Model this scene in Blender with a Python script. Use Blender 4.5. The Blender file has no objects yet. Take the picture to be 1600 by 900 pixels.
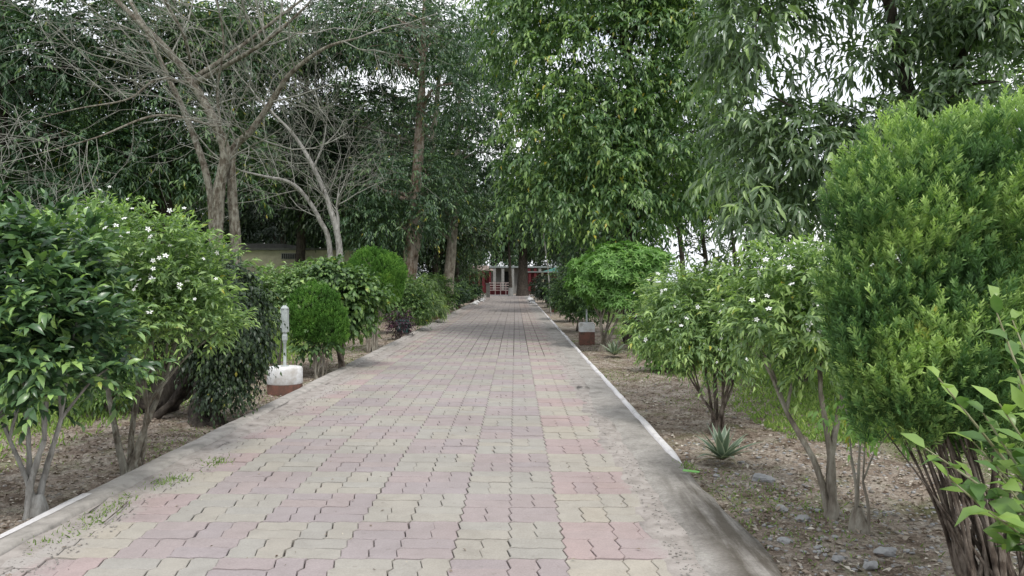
import bpy, math, random
import numpy as np
from mathutils import Vector, Matrix
rng = np.random.default_rng(7)
random.seed(7)
R = math.radians
sc = bpy.context.scene
col = sc.collection

# ------------------------------------------------------------------ camera
F = 1180.0; VX, VY, CH = 805.0, 439.0, 1.5
cd = bpy.data.cameras.new("camera"); cam = bpy.data.objects.new("camera", cd); col.objects.link(cam)
cd.sensor_width = 36; cd.lens = 36 * F / 1600; cd.clip_end = 2000; cd.clip_start = 0.05
cam.location = (0, 0, CH)
cam.rotation_euler = (R(90) - math.atan(11 / F), 0, math.atan(5 / F))
sc.camera = cam

def at(px, py, d):
    """the point d metres ahead that the photograph shows at (px, py)"""
    return np.array([(px - VX) / F * d, d, CH - (py - VY) / F * d])

# ------------------------------------------------------------------ sky and sun
w = bpy.data.worlds.new("World"); sc.world = w; w.use_nodes = True
nt = w.node_tree; nt.nodes.clear()
SUN_EL, SUN_AZ = 58, 160
sky = nt.nodes.new('ShaderNodeTexSky'); sky.sky_type = 'NISHITA'; sky.sun_disc = False
sky.sun_elevation = R(SUN_EL); sky.sun_rotation = R(SUN_AZ)
bg1 = nt.nodes.new('ShaderNodeBackground'); bg1.inputs[1].default_value = 0.10
nt.links.new(sky.outputs[0], bg1.inputs[0])
tc = nt.nodes.new('ShaderNodeTexCoord')
mp = nt.nodes.new('ShaderNodeMapping'); mp.inputs['Scale'].default_value = (2, 2, 5)
nz = nt.nodes.new('ShaderNodeTexNoise'); nz.inputs['Scale'].default_value = 1.6; nz.inputs['Detail'].default_value = 5
rp = nt.nodes.new('ShaderNodeValToRGB')
rp.color_ramp.elements[0].position = .3; rp.color_ramp.elements[0].color = (.72, .77, .88, 1)
rp.color_ramp.elements[1].position = .65; rp.color_ramp.elements[1].color = (1, 1, 1.0, 1)
nt.links.new(tc.outputs['Generated'], mp.inputs[0]); nt.links.new(mp.outputs[0], nz.inputs[0]); nt.links.new(nz.outputs[0], rp.inputs[0])
bg2 = nt.nodes.new('ShaderNodeBackground'); bg2.inputs[1].default_value = 1.1
nt.links.new(rp.outputs[0], bg2.inputs[0])
mx = nt.nodes.new('ShaderNodeMixShader'); mx.inputs[0].default_value = .88
out = nt.nodes.new('ShaderNodeOutputWorld')
nt.links.new(bg1.outputs[0], mx.inputs[1]); nt.links.new(bg2.outputs[0], mx.inputs[2]); nt.links.new(mx.outputs[0], out.inputs[0])
sl = bpy.data.lights.new("sun", 'SUN'); sl.energy = 1.7; sl.angle = R(14); sl.color = (1, .96, .9)
so = bpy.data.objects.new("sun", sl); col.objects.link(so)
az, el = R(SUN_AZ), R(SUN_EL)
sd = Vector((math.sin(az) * math.cos(el), math.cos(az) * math.cos(el), math.sin(el)))
so.rotation_euler = sd.to_track_quat('Z', 'Y').to_euler()
sc.view_settings.view_transform = 'Standard'; sc.view_settings.look = 'None'
sc.view_settings.exposure = 0.5; sc.view_settings.gamma = 1
sc.cycles.max_bounces = 6; sc.cycles.diffuse_bounces = 4; sc.cycles.transmission_bounces = 4

# ------------------------------------------------------------------ materials
def newmat(name):
    m = bpy.data.materials.new(name); m.use_nodes = True
    n = m.node_tree; b = n.nodes['Principled BSDF']; return m, n, b
def N(n, t, **k):
    x = n.nodes.new(t)
    for a, v in k.items():
        if a in x.inputs: x.inputs[a].default_value = v
        else: setattr(x, a, v)
    return x
def ramp(n, src, stops):
    r = n.nodes.new('ShaderNodeValToRGB'); e = r.color_ramp.elements
    while len(e) < len(stops): e.new(.5)
    for q, (p, c) in zip(e, stops):
        q.position = p; q.color = (*c, 1) if len(c) == 3 else c
    n.links.new(src, r.inputs[0]); return r
def math_(n, op, a, b=None, clamp=False):
    m = n.nodes.new('ShaderNodeMath'); m.operation = op; m.use_clamp = clamp
    for i, v in enumerate((a, b)):
        if v is None: continue
        if isinstance(v, (int, float)): m.inputs[i].default_value = v
        else: n.links.new(v, m.inputs[i])
    return m.outputs[0]
def mixc(n, f, a, b, mode='MIX'):
    m = n.nodes.new('ShaderNodeMix'); m.data_type = 'RGBA'; m.blend_type = mode
    for i, v in ((0, f), (6, a), (7, b)):
        if isinstance(v, (int, float)): m.inputs[i].default_value = v
        elif isinstance(v, tuple): m.inputs[i].default_value = (*v, 1)
        else: n.links.new(v, m.inputs[i])
    return m.outputs[2]
def pos(n): return n.nodes.new('ShaderNodeNewGeometry').outputs['Position']
def noise(n, scale, detail=4, vec=None, rough=.55):
    x = N(n, 'ShaderNodeTexNoise', Scale=scale, Detail=detail, Roughness=rough)
    n.links.new(vec if vec is not None else pos(n), x.inputs['Vector']); return x.outputs[0]
def bump(n, b, src, strength=.4, dist=.01):
    u = N(n, 'ShaderNodeBump', Strength=strength, Distance=dist); n.links.new(src, u.inputs['Height']); n.links.new(u.outputs[0], b.inputs['Normal'])

def leaf_mat(name, c0, c1, c2, rough=.42, trans=.28, spec=.4, gain=1.35, grey=.16):
    m, n, b = newmat(name)
    def soft(c):
        l = .3 * c[0] + .6 * c[1] + .1 * c[2]; return tuple(min(.9, (v * (1 - grey) + l * grey) * gain) for v in c)
    yellow = (.42, .36, .05) if c2[1] > c2[0] * 1.15 else c2
    c0, c1, c2 = soft(c0), soft(c1), soft(c2)
    if yellow[2] != .05: yellow = c2
    a = n.nodes.new('ShaderNodeAttribute'); a.attribute_name = 'tone'
    oi = n.nodes.new('ShaderNodeObjectInfo')
    f = math_(n, 'ADD', a.outputs['Fac'], math_(n, 'MULTIPLY', math_(n, 'SUBTRACT', oi.outputs['Random'], .5), .22))
    nz = noise(n, 9, 2)
    f = math_(n, 'ADD', f, math_(n, 'MULTIPLY', math_(n, 'SUBTRACT', nz, .5), .25), True)
    r = ramp(n, f, [(0.05, c0), (.5, c1), (.93, c2), (1, yellow)])
    n.links.new(r.outputs[0], b.inputs['Base Color'])
    b.inputs['Roughness'].default_value = rough; b.inputs['Specular IOR Level'].default_value = spec
    t = n.nodes.new('ShaderNodeBsdfTranslucent')
    tcol = mixc(n, .5, r.outputs[0], (.75, .9, .25), 'MULTIPLY')
    tc2 = mixc(n, 1.0, tcol, (1.5, 1.6, 1.1), 'MULTIPLY')
    n.links.new(tc2, t.inputs[0])
    ms = n.nodes.new('ShaderNodeMixShader'); ms.inputs[0].default_value = trans
    n.links.new(b.outputs[0], ms.inputs[1]); n.links.new(t.outputs[0], ms.inputs[2])
    n.links.new(ms.outputs[0], n.nodes['Material Output'].inputs[0])
    return m

def bark_mat(name, c0, c1, c2, scale=14, bd=.02):
    m, n, b = newmat(name)
    mp = N(n, 'ShaderNodeMapping', Scale=(1, 1, .3)); n.links.new(pos(n), mp.inputs[0])
    a = noise(n, scale, 6, mp.outputs[0], .65); c = noise(n, scale * .35, 4)
    r = ramp(n, a, [(.32, c0), (.5, c1), (.66, c2)])
    r2 = mixc(n, math_(n, 'MULTIPLY', ramp(n, c, [(.45, (0, 0, 0)), (.62, (1, 1, 1))]).outputs[0], .5), r.outputs[0], c2)
    n.links.new(r2, b.inputs['Base Color']); b.inputs['Roughness'].default_value = .9
    b.inputs['Specular IOR Level'].default_value = .15
    bump(n, b, a, .9, bd); return m

def plain(name, c, rough=.7, var=.25, scale=6, c2=None, bstr=.2):
    m, n, b = newmat(name)
    a = noise(n, scale, 6, None, .65)
    lo = c2 or tuple(x * (1 - var) for x in c)
    r = ramp(n, a, [(.35, lo), (.6, c)])
    n.links.new(r.outputs[0], b.inputs['Base Color']); b.inputs['Roughness'].default_value = rough
    b.inputs['Specular IOR Level'].default_value = .25
    bump(n, b, noise(n, scale * 8, 4), bstr, .006); return m

# ------------------------------------------------------------------ helpers
def empty(name, loc, label, cat, group=None):
    o = bpy.data.objects.new(name, None); col.objects.link(o); o.location = tuple(float(v) for v in loc)
    o.empty_display_size = .2
    o['label'] = label; o['category'] = cat
    if group: o['group'] = group
    return o
def tag(o, label=None, cat=None, group=None, kind=None):
    for k, v in (('label', label), ('category', cat), ('group', group), ('kind', kind)):
        if v: o[k] = v
    return o
def link(name, me, mat=None, parent=None, kind=None, loc=None):
    """meshes are built in world coordinates; a child keeps them by undoing its parent's place"""
    if mat is not None and not len(me.materials): me.materials.append(mat)
    o = bpy.data.objects.new(name, me); col.objects.link(o)
    if parent is not None:
        o.parent = parent
        p = parent; off = Vector((0, 0, 0))
        while p is not None:
            off += p.location; p = p.parent
        o.location = (Vector(loc) if loc is not None else Vector((0, 0, 0))) - off
    elif loc is not None: o.location = loc
    if kind: o['kind'] = kind
    return o
def nmesh(name, V, T, tone=None, smooth=False):
    """triangle mesh from numpy arrays"""
    me = bpy.data.meshes.new(name)
    V = np.ascontiguousarray(V, dtype=np.float32); T = np.ascontiguousarray(T, dtype=np.int32)
    me.vertices.add(len(V)); me.vertices.foreach_set('co', V.ravel())
    me.loops.add(T.size); me.loops.foreach_set('vertex_index', T.ravel())
    me.polygons.add(len(T)); k = T.shape[1]
    me.polygons.foreach_set('loop_start', np.arange(0, T.size, k, dtype=np.int32))
    me.polygons.foreach_set('loop_total', np.full(len(T), k, dtype=np.int32))
    if smooth: me.polygons.foreach_set('use_smooth', np.ones(len(T), dtype=bool))
    if tone is not None:
        a = me.attributes.new('tone', 'FLOAT', 'POINT'); a.data.foreach_set('value', np.ascontiguousarray(tone, dtype=np.float32))
    me.update(calc_edges=True); return me
def pmesh(name, verts, faces, smooth=False):
    me = bpy.data.meshes.new(name); me.from_pydata([tuple(map(float, v)) for v in verts], [], faces); me.update()
    if smooth: me.polygons.foreach_set('use_smooth', [True] * len(me.polygons))
    return me
def unit(a): return a / np.maximum(np.linalg.norm(a, axis=-1, keepdims=True), 1e-9)

class MB:
    """collects boxes and bars into one mesh"""
    def __init__(s): s.v = []; s.f = []
    def box(s, x0, x1, y0, y1, z0, z1):
        b = len(s.v); s.v += [(x, y, z) for z in (z0, z1) for x, y in ((x0, y0), (x1, y0), (x1, y1), (x0, y1))]
        s.f += [tuple(b + i for i in q) for q in ((3, 2, 1, 0), (4, 5, 6, 7), (0, 1, 5, 4), (1, 2, 6, 5), (2, 3, 7, 6), (3, 0, 4, 7))]; return s
    def lathe(s, cx, cy, prof, n=24, cap=True):
        b = len(s.v)
        for r, z in prof:
            s.v += [(cx + r * math.cos(2 * math.pi * i / n), cy + r * math.sin(2 * math.pi * i / n), z) for i in range(n)]
        for k in range(len(prof) - 1):
            for i in range(n):
                j = (i + 1) % n
                s.f.append((b + k * n + i, b + k * n + j, b + (k + 1) * n + j, b + (k + 1) * n + i))
        if cap: s.f.append(tuple(b + (len(prof) - 1) * n + i for i in range(n)))
        return s
    def link(s, name, mat, parent=None, kind=None, smooth=False): return link(name, pmesh(name, s.v, s.f, smooth), mat, parent, kind)

def tube(pts, rad, sides=7, wob=0.0):
    pts = np.asarray(pts, float); rad = np.asarray(rad, float); n = len(pts)
    t = unit(np.gradient(pts, axis=0))
    ref = np.array([0.31, 0.9, 0.2]) if abs(t[0, 2]) > .7 else np.array([0.1, 0.2, 1.0])
    u = unit(np.cross(t, ref)); v = np.cross(t, u)
    a = np.arange(sides) * 2 * math.pi / sides
    rr = rad[:, None] * (1 + (rng.normal(0, wob, (n, sides)) if wob else 0))
    V = pts[:, None] + rr[..., None] * (np.cos(a)[None, :, None] * u[:, None] + np.sin(a)[None, :, None] * v[:, None])
    i = np.arange(n - 1)[:, None] * sides; k = np.arange(sides)[None]; k2 = (k + 1) % sides
    A, B, C, D = i + k, i + k2, i + sides + k2, i + sides + k
    T = np.concatenate([np.stack([A, B, C], -1).reshape(-1, 3), np.stack([A, C, D], -1).reshape(-1, 3)])
    return V.reshape(-1, 3), T
def tubes(name, lst, sides=7, wob=0.0, smooth=True):
    Vs, Ts, o = [], [], 0
    for q in lst:
        p, r = q[0], q[1]; s = q[2] if len(q) > 2 else sides
        V, T = tube(p, r, s, wob); Vs.append(V); Ts.append(T + o); o += len(V)
    return nmesh(name, np.concatenate(Vs), np.concatenate(Ts), None, smooth)
def curve(ctrl, n=8):
    """Catmull-Rom through control rows (any number of columns)"""
    c = np.asarray(ctrl, float)
    if len(c) < 3:
        t = np.linspace(0, 1, n)[:, None]; return c[0] * (1 - t) + c[-1] * t
    P = np.vstack([2 * c[0] - c[1], c, 2 * c[-1] - c[-2]]); o = []
    for k in range(1, len(P) - 2):
        for t in np.linspace(0, 1, n, endpoint=False):
            a, b, d, e = P[k - 1], P[k], P[k + 1], P[k + 2]
            o.append(.5 * (2 * b + (d - a) * t + (2 * a - 5 * b + 4 * d - e) * t * t + (3 * b - a - 3 * d + e) * t ** 3))
    o.append(c[-1]); return np.array(o)

# leaf templates: x across (half width 1), y along (0..1), z up, in units of width / length / length
LEAF2 = (np.array([(0, 0, 0), (1, .45, .10), (0, 1, -.12), (-1, .45, .10)]), np.array([(0, 1, 2), (0, 2, 3)]))
LEAF4 = (np.array([(0, 0, 0), (0, .48, .05), (1, .42, .13), (-1, .42, .13), (0, 1, -.14)]), np.array([(0, 2, 1), (0, 1, 3), (1, 2, 4), (1, 4, 3)]))
LEAF8 = (np.array([(0, 0, 0), (.78, .25, .09), (0, .27, .04), (-.78, .25, .09), (.85, .6, .07), (0, .62, .02), (-.85, .6, .07), (0, 1, -.16)]),
         np.array([(0, 1, 2), (0, 2, 3), (1, 4, 5), (1, 5, 2), (2, 5, 6), (2, 6, 3), (4, 7, 5), (5, 7, 6)]))
def needle_tuft(n, spread=.9, seed=0, flat=.45, wid=1.0):
    """a feathery spray: a leader with slivers fanning from it"""
    g = np.random.default_rng(seed); V, T = [], []
    for i in range(n):
        t = .05 + .85 * (i / n); a = g.uniform(0, 2 * math.pi)
        base = np.array([0, t * .8, 0]); ln = .34 * (1 - .55 * t) * g.uniform(.7, 1.25)
        d = np.array([math.cos(a) * spread, g.uniform(.5, 1.0), math.sin(a) * flat]); d /= np.linalg.norm(d)
        tip = base + d * ln; sdir = np.cross(d, g.normal(size=3)); sdir /= np.linalg.norm(sdir)
        w_ = (.026 + .012 * g.random()) * wid; b = len(V)
        V += [base - sdir * w_ * .6, base + d * ln * .55 + sdir * w_, tip]; T.append((b, b + 1, b + 2))
    V = np.array(V); V[:, 0] /= 1.0
    return V, np.array(T)
def rosette(n, seed=0, tilt=.45, wl=.3):
    """a whorl of n leaves at a shoot's end, each of four triangles; unit = leaf length"""
    g = np.random.default_rng(seed); Vs, Ts = [], []
    for i in range(n):
        a = 2 * math.pi * i / n + g.uniform(-.25, .25); e = tilt + g.uniform(-.2, .25); s = g.uniform(.75, 1.1)
        d = np.array([math.cos(a) * math.cos(e), math.sin(e), math.sin(a) * math.cos(e)])
        up = np.array([0, 1, 0]) - d * d[1]; up /= np.linalg.norm(up); sd_ = np.cross(d, up)
        L = LEAF4[0]; V = (L[:, :1] * wl * .5 * sd_ + L[:, 1:2] * d + L[:, 2:3] * up) * s
        Ts.append(LEAF4[1] + 5 * i); Vs.append(V)
    return np.concatenate(Vs), np.concatenate(Ts)

def place(tpl, P, D, Nn, L, W, tone):
    """put a template at every P, pointing along D, face turned to Nn; returns V, T, tone per vertex"""
    tv, tt = tpl; D = unit(D); S = unit(np.cross(D, Nn)); U = np.cross(S, D)
    L = np.broadcast_to(L, len(P))[:, None, None]; W = np.broadcast_to(W, len(P))[:, None, None]
    V = P[:, None] + S[:, None] * tv[None, :, :1] * W * .5 + D[:, None] * tv[None, :, 1:2] * L + U[:, None] * tv[None, :, 2:3] * L
    k = len(tv); T = tt[None] + (np.arange(len(P)) * k)[:, None, None]
    return V.reshape(-1, 3), T.reshape(-1, 3), np.repeat(np.broadcast_to(tone, len(P)), k)
def merge(lst):
    Vs, Ts, Cs, o = [], [], [], 0
    for V, T, C in lst: Vs.append(V); Ts.append(T + o); Cs.append(C); o += len(V)
    return np.concatenate(Vs), np.concatenate(Ts), np.concatenate(Cs)
def sphere(n):
    return unit(rng.normal(size=(n, 3)))

def clumps(blobs, n, shell=.25, lo=.35, zmin=-.9, gap=None, rough=.13):
    """points through the outer part of the blobs (cx,cy,cz,rx,ry,rz), with outward directions"""
    b = np.array(blobs, float); wgt = (b[:, 3] * b[:, 4] + b[:, 4] * b[:, 5] + b[:, 3] * b[:, 5]); wgt /= wgt.sum()
    k = rng.choice(len(b), n * 3, p=wgt); u = sphere(n * 3)
    r = np.clip(1 - np.abs(rng.normal(0, shell, n * 3)), lo, 1.03)
    ph = rng.uniform(0, 6.28, 6); r = r * (1 + rough * (np.sin(u[:, 0] * 5 + ph[0] + k) * np.sin(u[:, 1] * 4.5 + ph[1]) + np.sin(u[:, 2] * 5.5 + ph[2] + u[:, 0] * 3) * .8 + .5 * np.sin(u[:, 1] * 11 + ph[3]) * np.sin(u[:, 2] * 12 + ph[4])))
    P = b[k, :3] + u * r[:, None] * b[k, 3:6]
    ok = u[:, 2] > zmin
    if gap is not None:
        q = np.sin(P[:, 0] * gap[0] + 1.3) + np.sin(P[:, 1] * gap[0] * 1.2 + P[:, 2] * gap[0]) + np.sin(P[:, 2] * gap[0] * 1.35 + .5 - P[:, 0] * gap[0] * .5)
        ok &= q > gap[1]
    P, u = P[ok][:n], u[ok][:n]
    return P, u

def leaves(P, u, twigs, per, tl, ll, lw, droop=.5, ldroop=.3, cr=.35, csquash=.6, up=.2, side=.8, tone0=.42, tiplight=.25, rnd=.12, clumpvar=.1):
    """clump centres P with outward u -> twigs -> leaves; returns P, D, N, L, W, tone of each leaf"""
    n = len(P); ct = rng.normal(0, clumpvar, n)
    k = np.repeat(np.arange(n), twigs); m = len(k)
    s = sphere(m); s = unit(s + u[k] * .55 + np.array([0, 0, .25]))
    O = P[k] + s * cr * rng.uniform(.25, 1, (m, 1)) * np.array([1, 1, csquash])
    d = unit(s * .9 + u[k] * .4 + rng.normal(0, .3, (m, 3)) + np.array([0, 0, up - droop * .5]))
    tlen = tl * rng.uniform(.6, 1.3, m)
    j = np.tile(np.arange(per), m); q = np.repeat(np.arange(m), per)
    t = (j + .5 + rng.uniform(-.3, .3, len(j))) / per
    pos_ = O[q] + d[q] * (t * tlen[q])[:, None]; pos_[:, 2] -= droop * tlen[q] * t * t
    td = d[q].copy(); td[:, 2] -= 2 * droop * t; td = unit(td)
    sd_ = unit(np.cross(td, np.array([0, 0, 1.0]) + rng.normal(0, .25, (len(q), 3))))
    sgn = np.where(j % 2 == 0, 1, -1)[:, None]
    D = unit(td * .7 + sd_ * sgn * side * (1.15 - t)[:, None] + rng.normal(0, .18, (len(q), 3)) - np.array([0, 0, ldroop]))
    Nn = unit(np.array([0, 0, 1.0]) + rng.normal(0, .45, (len(q), 3)) + u[k][q] * .3)
    L = ll * rng.uniform(.65, 1.2, len(q)) * (1 - .25 * t); W = L * lw * rng.uniform(.85, 1.15, len(q))
    tone = np.clip(tone0 + ct[k][q] + rng.normal(0, rnd, len(q)) + tiplight * t ** 3 + np.where(rng.random(len(q)) > .992, .8, 0), 0, 1); tone = np.where((tone > .9) & (rng.random(len(q)) > .25), .86, tone)
    return pos_, D, Nn, L, W, tone

def branch_to(p0, r0, p1, r1, sag=.0, n=7, wig=.06):
    p0, p1 = np.array(p0, float), np.array(p1, float); ln = np.linalg.norm(p1 - p0)
    m = (p0 + p1) / 2 + np.array([0, 0, .12 * ln - sag * ln]) + rng.normal(0, wig * ln, 3)
    c = curve([p0, m, p1], n); r = np.linspace(r0, r1, len(c)); return c, r

def leaf_parts(root, arr, mats, tpl, nobj, name='leaf', meshname=None):
    """the nobj leaves nearest the camera as parts of their own (shared meshes); returns the rest"""
    P, D, Nn, L, W, tone = arr
    dist = np.linalg.norm(P - np.array([0, 0, CH]), axis=1); order = np.argsort(dist)
    sel, rest = order[:nobj], order[nobj:]
    off = Vector(root.location); ms = []
    for k in range(4):
        tv = tpl[0].copy(); tv[:, 2] *= (.6, 1, 1.4, 1.9)[k]; tv[:, 0] *= .5
        ms.append([])
        for tn in (.25, .42, .58, .8):
            me = nmesh(name, tv, tpl[1], np.full(len(tv), tn), True); me.materials.append(mats); ms[-1].append(me)
    D_ = unit(D[sel]); S = unit(np.cross(D_, Nn[sel])); U = np.cross(S, D_)
    for i, s in enumerate(sel):
        tn = int(np.argmin(np.abs(np.array([.25, .42, .58, .8]) - tone[s])))
        o = bpy.data.objects.new(name, ms[i % 4][tn]); col.objects.link(o); o.parent = root
        M = Matrix(((S[i, 0] * W[s], D_[i, 0] * L[s], U[i, 0] * L[s], P[s, 0] - off.x), (S[i, 1] * W[s], D_[i, 1] * L[s], U[i, 1] * L[s], P[s, 1] - off.y),
                    (S[i, 2] * W[s], D_[i, 2] * L[s], U[i, 2] * L[s], P[s, 2] - off.z), (0, 0, 0, 1)))
        o.matrix_basis = M
    return tuple(a[rest] for a in arr)

# ------------------------------------------------------------------ material library
M = {}
M['bark_grey'] = bark_mat('grey_bark', (.09, .075, .06), (.20, .175, .14), (.34, .32, .27))
M['bark_pale'] = bark_mat('pale_bark', (.12, .11, .10), (.26, .25, .23), (.42, .41, .385), 20)
M['bark_tan'] = bark_mat('tan_bark', (.05, .04, .03), (.13, .11, .085), (.32, .31, .26), 22, .04)
M['twig'] = bark_mat('twig_bark', (.12, .115, .10), (.24, .235, .205), (.36, .36, .32), 18)
M['bark_olive'] = bark_mat('olive_bark', (.12, .12, .06), (.25, .25, .14), (.36, .36, .25), 16)
M['bark_brown'] = bark_mat('brown_bark', (.035, .027, .022), (.10, .078, .062), (.25, .215, .18), 26, .03)
M['bark_dark'] = bark_mat('dark_bark', (.018, .015, .013), (.05, .042, .036), (.10, .085, .07), 16, .04)
M['bark_blotched'] = bark_mat('blotched_bark', (.055, .04, .03), (.17, .12, .085), (.38, .34, .30), 9)
M['leaf_mid'] = leaf_mat('mid_green_leaf', (.022, .055, .018), (.06, .125, .033), (.18, .30, .05))
M['leaf_flower'] = leaf_mat('flowering_shrub_leaf', (.03, .065, .02), (.085, .15, .045), (.24, .34, .08), .42, .32, .5, 1.8, .17)
M['leaf_glossy'] = leaf_mat('glossy_leaf', (.018, .05, .022), (.05, .115, .038), (.22, .36, .06), .3, .22, .6, 1.6, .2)
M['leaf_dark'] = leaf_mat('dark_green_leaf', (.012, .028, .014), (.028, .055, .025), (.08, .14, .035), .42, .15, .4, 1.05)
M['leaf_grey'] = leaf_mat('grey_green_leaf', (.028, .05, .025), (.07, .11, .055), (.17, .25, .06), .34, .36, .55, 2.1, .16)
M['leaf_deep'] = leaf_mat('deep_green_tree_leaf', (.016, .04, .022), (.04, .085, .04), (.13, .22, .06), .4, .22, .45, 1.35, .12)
M['leaf_mango'] = leaf_mat('drooping_tree_leaf', (.02, .055, .02), (.06, .125, .038), (.19, .30, .06), .38, .3, .5, 1.5, .16)
M['leaf_bright'] = leaf_mat('bright_green_leaf', (.045, .11, .018), (.10, .23, .035), (.22, .40, .07), .45, .3)
M['thuja_light'] = leaf_mat('light_cypress_needles', (.012, .035, .012), (.055, .125, .03), (.27, .38, .09), .65, .24, .25, 1.7, .14)
M['thuja'] = leaf_mat('cypress_needles', (.025, .075, .01), (.065, .17, .02), (.15, .30, .035), .7, .2, .2, 1.25, .1)
M['leaf_purple'] = leaf_mat('purple_leaf', (.012, .006, .012), (.035, .015, .028), (.10, .03, .05), .4, .1)
M['leaf_dry'] = leaf_mat('dry_leaf_litter', (.11, .075, .055), (.34, .275, .22), (.60, .55, .47), .85, .08, .1, 1, .15)
M['grass'] = leaf_mat('grass_blades', (.07, .11, .025), (.17, .27, .06), (.36, .44, .12), .6, .35, .2, 1.35, .12)
M['agave'] = leaf_mat('agave_leaf', (.10, .14, .09), (.22, .29, .21), (.58, .61, .47), .5, .1, .4, 1, 0)
M['dead_agave'] = leaf_mat('agave_old_leaf', (.20, .16, .11), (.32, .28, .20), (.42, .38, .30), .8, .1, .2, 1, 0)
def petal():
    m, n, b = newmat('white_petals'); b.inputs['Base Color'].default_value = (.82, .83, .80, 1); b.inputs['Roughness'].default_value = .6
    return m
M['petal'] = petal()
M['white_paint'] = plain('weathered_white_paint', (.74, .75, .76), .75, .2, 7, (.48, .46, .43))
M['red_oxide'] = plain('red_oxide_paint', (.21, .10, .075), .85, .3, 9, (.10, .07, .055))
M['concrete'] = plain('kerb_concrete', (.42, .39, .36), .9, .3, 5, (.25, .235, .215), .6)
M['pole'] = plain('pale_grey_metal', (.42, .46, .45), .6, .3, 10)
M['stone'] = plain('grey_stone', (.36, .36, .36), .85, .35, 12, None, .5)
M['stone_warm'] = plain('soil_stained_stone', (.34, .32, .295), .9, .35, 12, (.18, .155, .13), .5)
M['yellow_wall'] = plain('faded_yellow_plaster', (.46, .43, .31), .9, .2, 1.5, (.30, .28, .21))
M['roof_dark'] = plain('dark_roof_sheet', (.13, .13, .12), .8)
M['maroon'] = plain('maroon_paint', (.11, .02, .025), .7)
M['pinkwhite'] = plain('pinkish_white_paint', (.58, .47, .44), .7)
M['plaster'] = plain('shade_greyed_plaster', (.26, .26, .25), .85)  # white plaster, greyed so that its colour carries the overhanging trees' shade
M['roof_grey'] = plain('grey_roof_sheet', (.22, .25, .25), .7)
M['teal'] = plain('teal_plastic', (.04, .15, .13), .6)
M['shade_black'] = plain('painted_shade_black', (.02, .02, .022), .9)  # near-black colour in place of shade inside doorways; vent bars share it
M['green_strip'] = plain('bright_green_strip', (.20, .46, .13), .6, .15)

# ground: dirt strips beside the path, grass beyond
def ground_mat():
    m, n, b = newmat('ground_soil_and_grass')
    p = pos(n); sx = n.nodes.new('ShaderNodeSeparateXYZ'); n.links.new(p, sx.inputs[0])
    big = noise(n, .55, 5); mid = noise(n, 4, 8, None, .7); fine = noise(n, 38, 6, None, .75)
    soil = ramp(n, mid, [(.33, (.13, .10, .078)), (.45, (.26, .215, .175)), (.56, (.37, .33, .285)), (.7, (.45, .42, .37))])
    soil2 = mixc(n, .75, soil.outputs[0], ramp(n, fine, [(.35, (.45, .4, .38)), (.62, (1.5, 1.45, 1.4))]).outputs[0], 'MULTIPLY')
    green = ramp(n, fine, [(.3, (.05, .085, .022)), (.55, (.13, .19, .05)), (.75, (.24, .29, .10))])
    ax = math_(n, 'ABSOLUTE', math_(n, 'ADD', sx.outputs[0], .8))
    gf = math_(n, 'ADD', math_(n, 'MULTIPLY', math_(n, 'SUBTRACT', ax, 4.1), 1.6), math_(n, 'MULTIPLY', math_(n, 'SUBTRACT', big, .5), 3))
    patch = ramp(n, noise(n, 2.3, 6, None, .65), [(.52, (0, 0, 0)), (.66, (1, 1, 1))]).outputs[0]
    gf2 = math_(n, 'MAXIMUM', math_(n, 'MULTIPLY', patch, .45), math_(n, 'ADD', gf, 0, True), True)
    n.links.new(mixc(n, gf2, soil2, green.outputs[0]), b.inputs['Base Color'])
    b.inputs['Roughness'].default_value = .95; b.inputs['Specular IOR Level'].default_value = .1
    bump(n, b, math_(n, 'ADD', math_(n, 'MULTIPLY', mid, 1.2), fine), .9, .03)
    return m
M['ground'] = ground_mat()
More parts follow.
